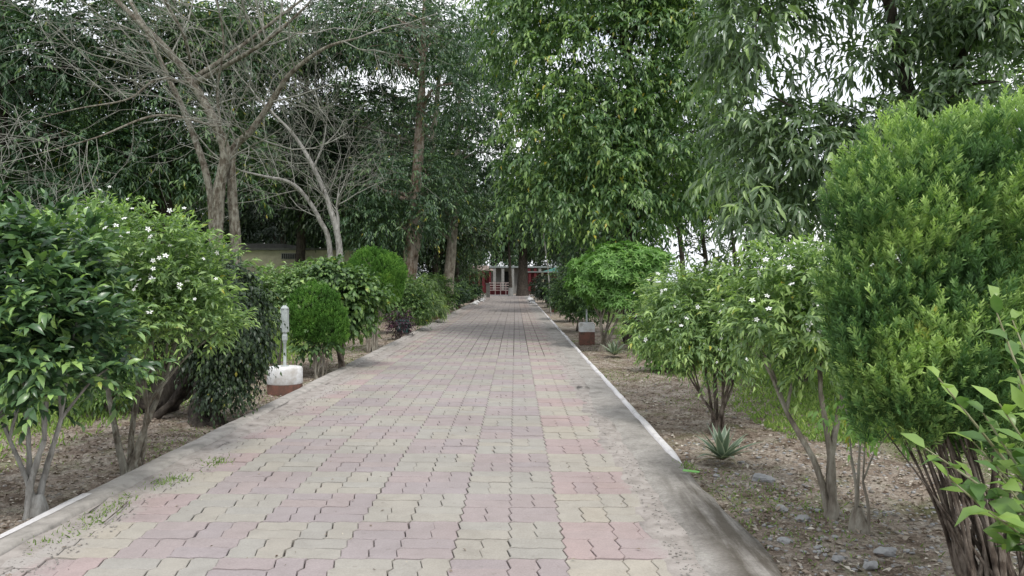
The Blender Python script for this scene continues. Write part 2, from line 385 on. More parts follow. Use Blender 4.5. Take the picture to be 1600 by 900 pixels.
# pavers: colour by stone, sand drifted over both edges of the path
def paver_mat(name, c, cdk, clt):
    m, n, b = newmat(name)
    p = pos(n); sx = n.nodes.new('ShaderNodeSeparateXYZ'); n.links.new(p, sx.inputs[0])
    a = n.nodes.new('ShaderNodeAttribute'); a.attribute_name = 'tone'; oi = n.nodes.new('ShaderNodeObjectInfo')
    f = math_(n, 'FRACT', math_(n, 'ADD', a.outputs['Fac'], oi.outputs['Random']))
    base = ramp(n, f, [(0, cdk), (.5, c), (1, clt)]).outputs[0]
    gr = noise(n, 90, 5, None, .8); bl = noise(n, 1.3, 5); st = noise(n, 7, 6, None, .7)
    base = mixc(n, .55, base, ramp(n, gr, [(.3, (.68, .68, .68)), (.7, (1.28, 1.28, 1.28))]).outputs[0], 'MULTIPLY')
    base = mixc(n, .6, base, ramp(n, st, [(.3, (.74, .73, .72)), (.6, (1.1, 1.1, 1.1))]).outputs[0], 'MULTIPLY')
    wide = noise(n, .7, 6, None, .65); spot = noise(n, 16, 3, None, .5)
    base = mixc(n, .8, base, ramp(n, wide, [(.36, (.80, .79, .78)), (.58, (1.05, 1.05, 1.05))]).outputs[0], 'MULTIPLY')
    base = mixc(n, .7, base, ramp(n, spot, [(.66, (1, 1, 1)), (.73, (.62, .6, .58))]).outputs[0], 'MULTIPLY')
    ec = math_(n, 'ABSOLUTE', math_(n, 'ADD', sx.outputs[0], .805))       # distance from the path's middle line
    e = math_(n, 'MULTIPLY', math_(n, 'SUBTRACT', ec, 1.47), 2.6)
    d = math_(n, 'ADD', e, math_(n, 'MULTIPLY', math_(n, 'SUBTRACT', bl, .5), 2.2))
    d = math_(n, 'ADD', d, math_(n, 'MULTIPLY', math_(n, 'SUBTRACT', st, .5), 1.3), True)
    dust = ramp(n, gr, [(.3, (.31, .285, .265)), (.7, (.43, .40, .375))]).outputs[0]
    film = math_(n, 'MAXIMUM', d, math_(n, 'ADD', .18, math_(n, 'MULTIPLY', bl, .35)))
    n.links.new(mixc(n, film, base, dust), b.inputs['Base Color'])
    b.inputs['Roughness'].default_value = .85; b.inputs['Specular IOR Level'].default_value = .22
    bump(n, b, gr, .5, .004); return m
M['pav_pink'] = paver_mat('pink_paver', (.30, .248, .256), (.282, .240, .256), (.318, .253, .254))
M['pav_tan'] = paver_mat('tan_paver', (.32, .307, .268), (.305, .298, .272), (.34, .317, .268))
M['pav_rose'] = paver_mat('rose_paver', (.355, .262, .262), (.335, .258, .265), (.375, .27, .26))
M['pav_yellow'] = paver_mat('yellow_paver', (.375, .348, .29), (.36, .338, .29), (.395, .355, .285))
def bed_mat():
    m, n, b = newmat('path_bedding_sand')
    p = pos(n); sx = n.nodes.new('ShaderNodeSeparateXYZ'); n.links.new(p, sx.inputs[0])
    gr = noise(n, 60, 5, None, .8); bl = noise(n, 1.3, 5)
    ec = math_(n, 'ABSOLUTE', math_(n, 'ADD', sx.outputs[0], .805))
    e = math_(n, 'ADD', math_(n, 'MULTIPLY', math_(n, 'SUBTRACT', ec, 1.5), 3), math_(n, 'MULTIPLY', math_(n, 'SUBTRACT', bl, .5), 2.5), True)
    dust = ramp(n, gr, [(.3, (.22, .20, .18)), (.7, (.40, .37, .34))]).outputs[0]
    fill = ramp(n, noise(n, 5.5, 4, None, .7), [(.48, (0, 0, 0)), (.62, (.35, .35, .35))]).outputs[0]
    e = math_(n, 'MAXIMUM', e, fill)
    n.links.new(mixc(n, e, (.055, .044, .038), dust), b.inputs['Base Color']); b.inputs['Roughness'].default_value = 1
    bump(n, b, gr, .8, .01); return m
M['bed'] = bed_mat()
def apron_mat(name, damp):
    m, n, b = newmat(name)
    a = noise(n, 3.2, 7, None, .7); f = noise(n, 45, 6, None, .8)
    mp = N(n, 'ShaderNodeMapping', Scale=(5, .55, 1)); n.links.new(pos(n), mp.inputs[0]); s = noise(n, 1.5, 6, mp.outputs[0], .65)
    c = ramp(n, a, [(.3, (.20, .185, .17)), (.48, (.33, .31, .285)), (.68, (.43, .405, .375))]).outputs[0]
    c = mixc(n, .65, c, ramp(n, f, [(.3, (.6, .6, .6)), (.65, (1.3, 1.3, 1.3))]).outputs[0], 'MULTIPLY')
    sx = n.nodes.new('ShaderNodeSeparateXYZ'); n.links.new(pos(n), sx.inputs[0])
    if damp:   # dark moss-stained stretch at the near end
        near = math_(n, 'MULTIPLY', math_(n, 'SUBTRACT', 6.6, sx.outputs[1]), .8, True)
        out_ = math_(n, 'MULTIPLY', math_(n, 'SUBTRACT', sx.outputs[0], 1.02), 6, True)
        k = math_(n, 'MULTIPLY', math_(n, 'MULTIPLY', near, out_), ramp(n, s, [(.4, (.15, .15, .15)), (.58, (1, 1, 1))]).outputs[0])
        c = mixc(n, math_(n, 'MULTIPLY', k, .8), c, (.075, .062, .045))
    n.links.new(c, b.inputs['Base Color']); b.inputs['Roughness'].default_value = .95; b.inputs['Specular IOR Level'].default_value = .15
    bump(n, b, math_(n, 'ADD', f, math_(n, 'MULTIPLY', a, 2)), .9, .015); return m
M['sand'] = plain('drifted_sand', (.385, .35, .325), .95, .2, 7, (.25, .225, .205), .7)
M['apron'] = apron_mat('worn_concrete_apron', False); M['apron_damp'] = apron_mat('worn_mossy_concrete_apron', True)
def worn_white():
    m, n, b = newmat('worn_white_kerb_paint')
    a = noise(n, 3, 7, None, .7); f = noise(n, 30, 6, None, .8)
    k = math_(n, 'ADD', math_(n, 'MULTIPLY', a, 1.0), math_(n, 'MULTIPLY', f, .5))
    c = ramp(n, k, [(.56, (.29, .27, .25)), (.72, (.66, .64, .64))]).outputs[0]
    n.links.new(c, b.inputs['Base Color']); b.inputs['Roughness'].default_value = .9; bump(n, b, f, .7, .01); return m
M['worn_white'] = worn_white()

# ------------------------------------------------------------------ the ground
GZ = -.08
def gh(x, y):
    """ground height: flat under the path, gently uneven beside it"""
    x = np.asarray(x, float); y = np.asarray(y, float)
    s = np.clip((np.abs(x + .8) - 2.15) / .8, 0, 1)
    h = GZ + s * (.018 * np.sin(x * 3.1 + y * 1.7) + .014 * np.sin(x * 7.3 - y * 4.1) + .009 * np.sin(x * 13 + y * 11))
    h = np.where(np.abs(x + .8) < 2.17, -.13, h)
    return h
xs = np.concatenate([[-600, -300, -120, -60, -30, -18], np.arange(-12, -3.1, .12), [-2.985, -2.96, -2.0, 0, 1.33, 1.40], np.arange(1.5, 9, .12), [12, 18, 30, 60, 120, 300, 600]])
ys = np.concatenate([[-60, -20, -6], np.arange(-2, 26, .14), np.arange(26, 60, 2), [70, 90, 130, 200, 400, 900]])
X, Y = np.meshgrid(xs, ys); Z = gh(X, Y)
nx, ny = len(xs), len(ys); i = (np.arange(ny - 1)[:, None] * nx + np.arange(nx - 1)[None]).ravel()
g = nmesh('ground', np.stack([X, Y, Z], -1).reshape(-1, 3), np.stack([i, i + 1, i + nx + 1, i + nx], -1), None, True)
tag(link('ground', g, M['ground']), 'bare soil strip with leaf litter turning to grass away from the path', kind='structure')

# ------------------------------------------------------------------ the paved path
MOD = .31; X0 = -2.513; NC = 11; Y0 = 4.07 - 8 * .31; PEND = 78.0
path = pmesh('path', [(-2.80, -1.5, -.022), (1.0, -1.5, -.022), (1.0, PEND, -.022), (-2.80, PEND, -.022), (-2.80, -1.5, -.12), (1.0, -1.5, -.12), (1.0, PEND, -.12), (-2.80, PEND, -.12)],
             [(0, 1, 2, 3), (0, 4, 5, 1), (1, 5, 6, 2), (2, 6, 7, 3), (3, 7, 4, 0)])
path = tag(link('path', path, M['bed']), 'straight path of pink and tan interlocking pavers running to the gate', kind='structure')
def zz(t):
    """zigzag joint line, one wave every half module"""
    u = (t / (MOD / 2)) % 1.0
    return .0115 * np.interp(u, [0, .15, .38, .62, .85, 1], [0, 1, .3, -.3, -1, 0])
def paver_geo(x0, x1, y0, y1, gap=.0032, bev=.003, fine=True):
    o = outline(x0, x1, y0, y1, fine)
    c = np.array([(x0 + x1) / 2, (y0 + y1) / 2]); h = np.array([(x1 - x0) / 2, (y1 - y0) / 2])
    gp = np.array([gap * .85, gap * 1.7]); a = c + (o - c) * (1 - gp / h); b = c + (o - c) * (1 - (gp + bev) / h); n = len(o)
    V = [(p[0], p[1], -.026) for p in a] + [(p[0], p[1], -.0035) for p in a] + [(p[0], p[1], 0) for p in b]
    Fc = [tuple(range(2 * n, 3 * n))]
    for k in range(2 if fine else 1):
        lo, hi = (k * n, (k + 1) * n) if fine else (0, 2 * n)
        for i in range(n): j = (i + 1) % n; Fc.append((lo + i, lo + j, hi + j, hi + i))
    return np.array(V), Fc
def pieces(c, r):
    """the two pavers of module (c, r), with their colour"""
    x, y = X0 + c * MOD, Y0 + r * MOD
    grp = ((c + 1) // 2 + (r // 2)) % 2; edge = c < 1 or c > 8
    mat = ('pav_rose' if edge else 'pav_pink') if grp == 1 else ('pav_yellow' if edge else 'pav_tan')
    h = MOD / 2
    if (c + r) % 2 == 1: return [(x, x + h, y, y + MOD, mat, 'V'), (x + h, x + MOD, y, y + MOD, mat, 'V')]
    return [(x, x + MOD, y, y + h, mat, 'H'), (x, x + MOD, y + h, y + MOD, mat, 'H')]
shared = {}
def put_paver(x0, x1, y0, y1, mat, kind):
    key = (mat, kind)
    if key not in shared:
        w_, h_ = x1 - x0, y1 - y0
        V, Fc = paver_geo(x0, x1, y0, y1); V[:, 0] -= (x0 + x1) / 2; V[:, 1] -= (y0 + y1) / 2
        me = pmesh('paver', V, Fc); me.materials.append(M[mat]); shared[key] = me
    o = bpy.data.objects.new('paver', shared[key]); col.objects.link(o); o.parent = path
    o.location = ((x0 + x1) / 2 + random.gauss(0, .0015), (y0 + y1) / 2 + random.gauss(0, .0015), random.gauss(0, .0020))
    o.rotation_euler = (random.gauss(0, .006), random.gauss(0, .006), random.gauss(0, .006))
# seams of the shared shape line up because the joint wave repeats every half module in absolute coordinates
_zz = zz
# work in module coordinates so that the wave starts at each module's corner
def zx(t): return .6 * _zz(t - X0)
def zy(t): return _zz(t - Y0)
def outline(x0, x1, y0, y1, fine=True):
    q = np.array([.15, .38, .62, .85])
    def side(a, b):
        if not fine: return np.array([a])
        k = int(round(abs(b - a) / (MOD / 2))); pts = []
        for s in range(k): pts += [a + (b - a) / k * s] + list(a + (b - a) / k * (s + q))
        return np.array(pts)
    o = [(x, y0 + zx(x)) for x in side(x0, x1)] + [(x1 + zy(y), y) for y in side(y0, y1)] + \
        [(x, y1 + zx(x)) for x in side(x1, x0)] + [(x0 + zy(y), y) for y in side(y1, y0)]
    return np.array(o)
nrow = int((PEND - Y0) / MOD); nobj = 0; rest = {}
r_first = 6                                       # the rows before this one lie wholly below the frame
for r in range(-6, nrow):
    for c in range(-1, NC):
        for pc in pieces(c, r):
            if r >= r_first and nobj < 300: put_paver(*pc); nobj += 1
            else: rest.setdefault(pc[4], []).append(pc)
Vs, Fs, mi, tn = [], [], [], []; mats = ['pav_pink', 'pav_tan', 'pav_rose', 'pav_yellow']
for k, mt in enumerate(mats):
    for (x0, x1, y0, y1, _m, _k) in rest[mt]:
        V, Fc = paver_geo(x0, x1, y0, y1, fine=y0 < 15, gap=.0034 if y0 < 15 else .0055)
        dz = random.gauss(0, .0016); V = V + np.array([0, 0, dz]); V[:, 2] += (V[:, 0] - x0) * random.gauss(0, .006) + (V[:, 1] - y0) * random.gauss(0, .006)
        b = len(Vs); Vs.extend(V.tolist()); Fs.extend([tuple(b + q for q in f) for f in Fc]); mi.extend([k] * len(Fc)); tn.extend([random.random()] * len(V))
me = bpy.data.meshes.new('far_pavers'); me.from_pydata(Vs, [], Fs); me.polygons.foreach_set('material_index', mi)
a_ = me.attributes.new('tone', 'FLOAT', 'POINT'); a_.data.foreach_set('value', tn)
for mt in mats: me.materials.append(M[mt])
link('paver_field', me, None, path, 'stuff')

# kerbs and aprons: strips along y, built from cross-sections with worn, uneven edges
def strip(name, prof, y0, y1, step, mat, jit=.006, jz=.003, label=None, taper=0):
    """prof: (x, z) points across; jittered along y"""
    ysn = np.arange(y0, y1 + step, step); n = len(prof); V = []
    wob = [np.interp(ysn, np.arange(y0, y1 + 2, .35), rng.normal(0, 1, len(np.arange(y0, y1 + 2, .35)))) for _ in prof]
    wz = [np.interp(ysn, np.arange(y0, y1 + 2, .5), rng.normal(0, 1, len(np.arange(y0, y1 + 2, .5)))) for _ in prof]
    P = np.array([[(x + jit * wob[k][j] + rng.normal(0, jit * .3), y, z + jz * wz[k][j]) for k, (x, z) in enumerate(prof)] for j, y in enumerate(ysn)])
    if taper: P[:, :, 2] -= np.clip(1 - (P[:, :, 1] - y0) / taper, 0, 1) * .06
    i = (np.arange(len(ysn) - 1)[:, None] * n + np.arange(n - 1)[None]).ravel()
    me = nmesh(name, P.reshape(-1, 3), np.stack([i, i + 1, i + n + 1, i + n], -1), None, False)
    o = link(name, me, mat); tag(o, label, kind='structure'); return o
kl = strip('kerb', [(-2.97, -.16), (-2.968, .028), (-2.955, .036), (-2.92, .038), (-2.87, .037), (-2.81, .033), (-2.79, .016), (-2.782, -.03)], -1, 77, .16, M['concrete'], .007, .003, 'grey concrete kerb along the left edge of the path')
strip('sand', [(-2.80, .016), (-2.76, .009), (-2.71, .005), (-2.66, .003), (-2.60, -.001), (-2.57, -.012)], -1, 77, .12, M['sand'], .028, .0018, 'sand drifted over the pavers along the left kerb')
strip('sand', [(.76, -.012), (.80, .0), (.86, .003), (.93, .005), (1.02, .004), (1.06, -.008)], -1, 60, .12, M['sand'], .028, .0018, 'sand drifted over the pavers along the right apron')
kr = strip('kerb', [(1.315, -.04), (1.325, .012), (1.34, .024), (1.375, .026), (1.392, .015), (1.40, -.16)], 6.1, 77, .14, M['worn_white'], .005, .003, 'narrow white-painted kerb along the right edge of the path', .5)
strip('apron', [(.86, -.018), (.93, -.004), (.98, .002), (1.05, .010), (1.14, .014), (1.25, .010), (1.335, .004), (1.385, -.012), (1.41, -.16)], -1, 77, .11, M['apron_damp'], .015, .004, 'cracked concrete apron on the right side of the path')
# paint worn off all but two stretches of the left kerb
for a, b in ((3.6, 5.15),):
    strip('kerb_paint', [(-2.972, .02), (-2.970, .040), (-2.957, .0425), (-2.905, .0425)], a, b, .06, M['worn_white'], .005, .0006, 'worn white paint on the outer edge of the left kerb')
# broken cracks on the right apron: low crumbs of concrete
def rock(seed, s, sub=1, flat=.55):
    g = np.random.default_rng(seed)
    import bmesh
    bm = bmesh.new(); bmesh.ops.create_icosphere(bm, subdivisions=sub, radius=1)
    for v in bm.verts:
        k = 1 + g.normal(0, .13); v.co = Vector((v.co.x * k * s * 1.15, v.co.y * k * s * .9, v.co.z * k * s * flat))
    me = bpy.data.meshes.new('stone'); bm.to_mesh(me); bm.free(); return me
def scatter_rocks(n, xr, yr, smin, smax, zf, power=2.5):
    base = []
    for k in range(5):
        me = rock(k + 50, 1.0); V = np.array([v.co[:] for v in me.vertices]); T = np.array([p.vertices[:] for p in me.polygons]); base.append((V, T))
    out_ = []
    for k in range(5):
        m = n // 5; x = rng.uniform(*xr, m); y = yr[0] + (yr[1] - yr[0]) * rng.random(m) ** 1.7
        s = smin + (smax - smin) * rng.random(m) ** power; a = rng.uniform(0, 6.28, m); V, T = base[k]
        ca, sa = np.cos(a)[:, None], np.sin(a)[:, None]
        VV = np.stack([(V[:, 0] * ca - V[:, 1] * sa) * s[:, None] + x[:, None], (V[:, 0] * sa + V[:, 1] * ca) * s[:, None] + y[:, None], V[:, 2] * s[:, None] + (zf(x, y) + s * .2)[:, None]], -1)
        out_.append((VV.reshape(-1, 3), (T[None] + (np.arange(m) * len(V))[:, None, None]).reshape(-1, 3), np.repeat(rng.random(m), len(V))))
    return merge(out_)
V, T, C = scatter_rocks(2600, (.84, 1.12), (3.4, 22), .002, .010, lambda x, y: 0 * x + .004)
tag(link('gravel', nmesh('gravel', V, T, C), M['apron'], None, 'stuff'), 'loose crumbs of concrete and grit along the right edge of the pavers')
V, T, C = scatter_rocks(2000, (-2.78, -2.40), (3.6, 20), .002, .008, lambda x, y: 0 * x + .004)
tag(link('gravel', nmesh('gravel', V, T, C), M['apron'], None, 'stuff'), 'loose grit and sand crumbs along the left edge of the pavers')
V, T, C = scatter_rocks(2600, (1.45, 4.3), (3.4, 18), .004, .026, gh, 4)
tag(link('gravel', nmesh('gravel', V, T, C), M['stone_warm'], None, 'stuff'), 'small grey stones strewn over the soil to the right of the path')
V, T, C = scatter_rocks(1800, (-5.0, -3.02), (4.2, 18), .005, .022, gh, 3)
tag(link('gravel', nmesh('gravel', V, T, C), M['stone_warm'], None, 'stuff'), 'small grey stones strewn over the soil to the left of the path')

V, T, C = scatter_rocks(900, (1.5, 3.4), (3.6, 7.5), .008, .022, gh, 2)
tag(link('gravel', nmesh('gravel', V, T, C), M['stone'], None, 'stuff'), 'pale stone chips on the bare soil around the nearer agave')
# leaf litter
def litter(n, xr, yr, s0, s1, zoff=.004, zf=gh):
    x = rng.uniform(*xr, n); y = yr[0] + (yr[1] - yr[0]) * rng.random(n) ** 1.5
    P = np.stack([x, y, zf(x, y) + zoff + rng.random(n) * .012], -1)
    D = rng.normal(size=(n, 3)); D[:, 2] *= .18; Nn = np.array([0, 0, 1.]) + rng.normal(0, .35, (n, 3))
    L = s0 + (s1 - s0) * rng.random(n) ** 2
    return place(LEAF2, P, D, Nn, L, L * rng.uniform(.3, .7, n), rng.beta(2, 2.3, n))
for xr, lab in (((1.42, 4.6), 'right'), ((-5.6, -2.99), 'left')):
    V, T, C = litter(34000, xr, (3.3, 22), .010, .055)
    o = link('leaf_litter', nmesh('leaf_litter', V, T, C), M['leaf_dry'], None, 'stuff')
    tag(o, 'dry brown and grey fallen leaves on the soil %s of the path' % lab)
V, T, C = litter(240, (-2.6, .9), (3.8, 20), .012, .035, .002, lambda x, y: 0 * x)
tag(link('leaf_litter', nmesh('leaf_litter', V, T, C), M['leaf_dry'], None, 'stuff'), 'scattered bits of dry leaf on the pavers')

# grass
def blades(P, h0, h1, wd=.007, lean=.5, tone=(.5, .15)):
    n = len(P); D = np.stack([rng.normal(0, lean, n), rng.normal(0, lean, n), np.ones(n)], -1)
    L = rng.uniform(h0, h1, n); Nn = rng.normal(size=(n, 3)); Nn[:, 2] *= .2
    return place(LEAF2, P, D, Nn, L, np.full(n, wd) * rng.uniform(.7, 1.5, n), np.clip(rng.normal(*tone, n), 0, 1))
def field(n, xr, yr, cond=None, pw=1.4):
    x = rng.uniform(*xr, n); y = yr[0] + (yr[1] - yr[0]) * rng.random(n) ** pw
    if cond is not None: k = cond(x, y); x, y = x[k], y[k]
    return np.stack([x, y, gh(x, y) - .005], -1)
wav = lambda x, y: np.sin(x * 1.9 + y * .9) + np.sin(y * 1.7 - x * .8) * .8 + rng.normal(0, .5, len(x))
P = field(100000, (2.7, 10), (7.4, 24), lambda x, y: (x - 3.15 - .35 * np.sin(y * 1.3) > rng.normal(0, .45, len(x))))
V, T, C = blades(P, .03, .10, .013, .6, (.50, .14))
tag(link('grass', nmesh('grass', V, T, C), M['grass'], None, 'stuff'), 'bright green grass beyond the soil strip on the right')
P = field(80000, (-12, -4.2), (6, 22), lambda x, y: (-x - 4.9 - .4 * np.sin(y * 1.1) > rng.normal(0, .5, len(x))))
V, T, C = blades(P, .04, .13, .015, .5, (.52, .15))
tag(link('grass', nmesh('grass', V, T, C), M['grass'], None, 'stuff'), 'green grass beyond the soil strip on the left')
P = np.concatenate([field(26000, (1.45, 4), (3.6, 20), lambda x, y: wav(x, y) > .95), field(26000, (-5.4, -3.0), (4.2, 20), lambda x, y: wav(x, y) > .8)])
V, T, C = blades(P, .015, .05, .006, .9, (.45, .15))
tag(link('weeds', nmesh('weeds', V, T, C), M['grass'], None, 'stuff'), 'short sparse weeds in patches on the bare soil beside the path')
tufts = [(-2.69, 5.15, .05), (-2.67, 5.0, .05), (-2.66, 4.80, .07), (-2.62, 4.72, .06), (-2.60, 5.55, .06), (-2.66, 5.62, .06), (-2.55, 5.68, .05), (-2.5, 6.3, .06), (-2.44, 6.25, .05), (-2.68, 4.5, .06), (1.38, 6.1, .05), (-2.7, 4.3, .05)]
P = np.concatenate([np.array([x, y, -.012]) + rng.normal(0, 1, (70, 3)) * np.array([s, s * 1.6, 0]) for x, y, s in tufts])
V, T, C = blades(P, .015, .055, .005, .8, (.4, .15))
tag(link('weeds', nmesh('weeds', V, T, C), M['grass'], None, 'stuff'), 'small grass tufts growing in the joint between pavers and left kerb')

# ------------------------------------------------------------------ flowers
def flower_mesh():
    V, Fc = [], []
    for k in range(5):
        a = 2 * math.pi * k / 5; b = len(V)
        for (r, w_, z) in ((.05, 0, 0), (.62, .52, .12), (1, .15, .02), (.62, -.38, .10)):
            c, s = math.cos(a + w_), math.sin(a + w_); V.append((r * c, r * s, z))
        Fc += [(b, b + 1, b + 2), (b, b + 2, b + 3)]
    return pmesh('flower', V, Fc)
FL = flower_mesh(); FL.materials.append(M['petal'])
def flowers(root, P, u, n, s0=.015, s1=.029):
    """white pinwheel blooms on the outside of the crown that the path side shows"""
    sc_ = P[:, 2] * .7 - .5 * u[:, 1] - .15 * np.abs(P[:, 0] + .8) + rng.normal(0, .4, len(P)); k = np.argsort(-sc_)[:n]
    off = root.location
    for j in k:
        o = bpy.data.objects.new('flower', FL); col.objects.link(o); o.parent = root
        nrm = Vector(u[j]) * .6 + Vector((0, -.35, .75)) + Vector(rng.normal(0, .55, 3))
        o.rotation_euler = (nrm.to_track_quat('Z', 'Y') @ Vector((1, 0, 0)).rotation_difference(Vector((math.cos(j), math.sin(j), 0)))).to_euler()
        s = random.uniform(s0, s1); o.scale = (s, s, s)
        o.location = Vector(P[j] + u[j] * .12 + np.array([.04 if P[j][0] < 0 else -.04, -.12, .08])) - off

# ------------------------------------------------------------------ shrubs
def stems_to(base, targets, r0, fork=.35, sp=.06, n=8, upness=.35):
    """several stems from the foot that fork towards the targets"""
    out_ = []; base = np.array(base, float); T = np.array(targets); k = max(3, len(T) // 3)
    for g_ in np.array_split(T[np.argsort(np.arctan2(T[:, 1] - base[1], T[:, 0] - base[0]))], k):
        c = g_.mean(0); f = base * (1 - fork) + c * fork + np.array([0, 0, .05]) + rng.normal(0, .03, 3)
        b0 = base + np.array([*rng.normal(0, sp * .7, 2), -.04])
        m1 = b0 * .5 + f * .5 + np.array([(b0[0] - f[0]) * .15, (b0[1] - f[1]) * .15, 0]) + rng.normal(0, .02, 3)
        cc = curve([b0, m1, f], 6); out_.append((cc, np.linspace(r0, r0 * .62, len(cc)) * rng.uniform(.85, 1.15) * (1 + .5 * np.exp(-np.arange(len(cc)) * .9))))
        for t in g_:
            cc, rr = branch_to(f, r0 * .5, t, .004, -.02, 6, .05); out_.append((cc, rr, 6))
    fl = r0 * 1.0 + sp * .9; out_.append((np.array([base + [0, 0, -.08], base + [0, 0, 0], base + [.01, 0, .06], base + [.005, .01, .15]]), np.array([fl * 1.35, fl * 1.15, fl * .95, fl * .5]), 10))
    return out_
def shrub(name, label, cat, base, blobs, mat, bark, ncl, twigs, per, tl, ll, lw, r0=.022, tpl=LEAF4, nstem=14, fork=.38, nflow=0, parts=0, group=None, shell=.3, lo=.3, gap=None, sp=.05, **kw):
    base = np.array([base[0], base[1], float(gh(base[0], base[1]))])
    root = empty(name, base, label, cat, group)
    P, u = clumps(blobs, ncl, shell, lo, -.85, gap)
    arr = leaves(P, u, twigs, per, tl, ll, lw, **kw)
    if parts: arr = leaf_parts(root, arr, mat, LEAF8, parts)
    V, T, C = place(tpl, *arr)
    link('foliage', nmesh('foliage', V, T, C, tpl is LEAF8), mat, root, 'stuff')
    sel = P[rng.choice(len(P), min(nstem, len(P)), replace=False)]
    link('stem', tubes('stem', stems_to(base, sel, r0, fork, sp), 8, .10), bark, root)
    if nflow: flowers(root, P, u, nflow)
    return root
def foot(px, d): return ((px - VX) / F * d, d)
def blob(px, py, d, rx, rz, ry=None):
    c = at(px, py, d); s = d / F; return (c[0], c[1], c[2], rx * s, (ry if ry else (rx * .8)) * s, rz * s)

shrub('glossy_shrub', 'tall glossy-leaved shrub at the left edge, nearest of the left row', 'shrub', (-3.22, 5.05),
      [(-3.38, 5.0, 1.35, .48, .48, .58), (-3.0, 5.0, 1.05, .42, .42, .45), (-3.5, 5.05, .92, .42, .42, .38), (-3.12, 5.1, 1.65, .25, .3, .28)], M['leaf_glossy'], M['bark_pale'],
      330, 4, 7, .22, .115, .42, .024, LEAF8, 12, .42, 0, 300, up=.55, droop=.15, ldroop=.12, cr=.10, tone0=.36, tiplight=.42)
shrub('flowering_shrub', 'broad shrub topped with many small white flowers, second on the left', 'shrub', (-3.12, 6.15),
      [(-3.2, 6.3, 1.62, .60, .5, .45), (-2.78, 6.3, 1.42, .42, .42, .42), (-3.6, 6.4, 1.7, .4, .4, .38), (-2.72, 6.2, 1.12, .36, .4, .22), (-3.3, 6.3, 1.2, .42, .4, .25)], M['leaf_flower'], M['bark_tan'],
      620, 4, 7, .17, .085, .32, .028, LEAF4, 14, .4, 110, 0, up=.45, droop=.2, ldroop=.15, cr=.11, tone0=.45, tiplight=.3)
shrub('vine_covered_shrub', 'dense dark green shrub with hanging leaves between flowering shrub and lamp', 'shrub', (-3.3, 8.3),
      [(-3.22, 8.35, 1.15, .44, .5, .5), (-3.25, 8.4, .72, .34, .4, .38), (-3.12, 8.4, .85, .24, .4, .40), (-3.5, 8.5, 1.45, .5, .45, .42), (-3.2, 8.3, .36, .20, .25, .24), (-3.7, 8.5, 1.15, .3, .4, .3)], M['leaf_dark'], M['bark_dark'],
      560, 6, 7, .17, .072, .5, .04, LEAF4, 10, .3, 0, 0, up=.0, droop=.7, ldroop=.45, cr=.12, tone0=.45, tiplight=.3)
shrub('leafy_shrub', 'pale broad-leaved shrub behind the garden lamp in front of the yellow wall', 'shrub', (-4.0, 12.6),
      [(-3.95, 12.6, 1.15, .55, .5, .5), (-4.5, 12.7, 1.1, .5, .5, .45), (-3.55, 12.8, 1.3, .4, .5, .4)], M['leaf_flower'], M['bark_grey'],
      330, 5, 6, .2, .10, .5, .02, LEAF4, 10, .4, 0, 0, up=.4, droop=.3, cr=.14, tone0=.5, tiplight=.25)
shrub('mulberry_shrub', 'green shrub with heart-shaped leaves between the small cypress and the domed cypress', 'shrub', (-2.98, 12.9),
      [(-2.9, 13.0, 1.2, .52, .5, .5), (-2.95, 13.0, .85, .32, .35, .3), (-3.2, 13.1, 1.4, .5, .5, .45), (-3.25, 12.3, .55, .22, .2, .25)], M['leaf_mid'], M['bark_brown'],
      300, 5, 6, .22, .115, .62, .03, LEAF8, 10, .35, 0, 0, up=.2, droop=.35, ldroop=.35, cr=.14, tone0=.48, tiplight=.3)

# cypress shrubs made of feathery sprays
TUFT = [needle_tuft(27, .62, s, .62, 1.35) for s in range(4)]
TUFTS = [needle_tuft(20, .9, s + 10, .6, 1.9) for s in range(3)]
def cypress(name, label, base, blobs, mat, n, size, n_stem, r0, fan, tpls=TUFTS, upz=1.0, bark='bark_grey', shell=.12, gap=None, stem_h=.6, zmin=-.7):
    base = np.array([base[0], base[1], float(gh(base[0], base[1]))]); root = empty(name, base, label, 'shrub')
    P, u = clumps(blobs, n, shell, .45, zmin, gap, .06); out_ = []; b = np.array(blobs)
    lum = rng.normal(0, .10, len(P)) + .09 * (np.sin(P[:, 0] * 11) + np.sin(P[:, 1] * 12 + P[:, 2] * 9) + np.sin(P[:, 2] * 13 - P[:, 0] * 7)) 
    for k, tp in enumerate(tpls):
        s = np.arange(len(P)) % len(tpls) == k; m = s.sum()
        D = unit(u[s] * .65 + np.array([0, 0, upz * 1.15]) + rng.normal(0, .22, (m, 3)))
        L = size * rng.uniform(.7, 1.35, m)
        V, T, _ = place(tp, P[s], D, rng.normal(size=(m, 3)), L, L * 2, 0)
        nv = len(tp[0]); ty = np.tile(tp[0][:, 1], m)
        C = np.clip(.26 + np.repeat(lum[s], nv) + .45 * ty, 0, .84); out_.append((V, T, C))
    V, T, C = merge(out_)
    link('foliage', nmesh('foliage', V, T, C), mat, root, 'stuff')
    st = []
    for k in range(n_stem):
        a = rng.uniform(0, 6.28); q = blobs[rng.integers(len(blobs))]
        tgt = np.array(q[:3]) + sphere(1)[0] * np.array(q[3:6]) * .45; tgt[2] = min(tgt[2], base[2] + .62 * (max(w_[2] for w_ in blobs) - base[2]) + .2)
        b0 = base + np.array([math.cos(a), math.sin(a), 0]) * r0 * fan + np.array([0, 0, -.05])
        mid = b0 * (1 - stem_h) + tgt * stem_h; mid[:2] = b0[:2] * .62 + tgt[:2] * .38
        c = curve([b0, b0 * .6 + mid * .4 + rng.normal(0, .015, 3), mid, tgt], 6); st.append((c, np.linspace(r0, .003, len(c)) * rng.uniform(.7, 1.1)))
    link('stem', tubes('stem', st, 7, .16), M[bark], root)
    return root
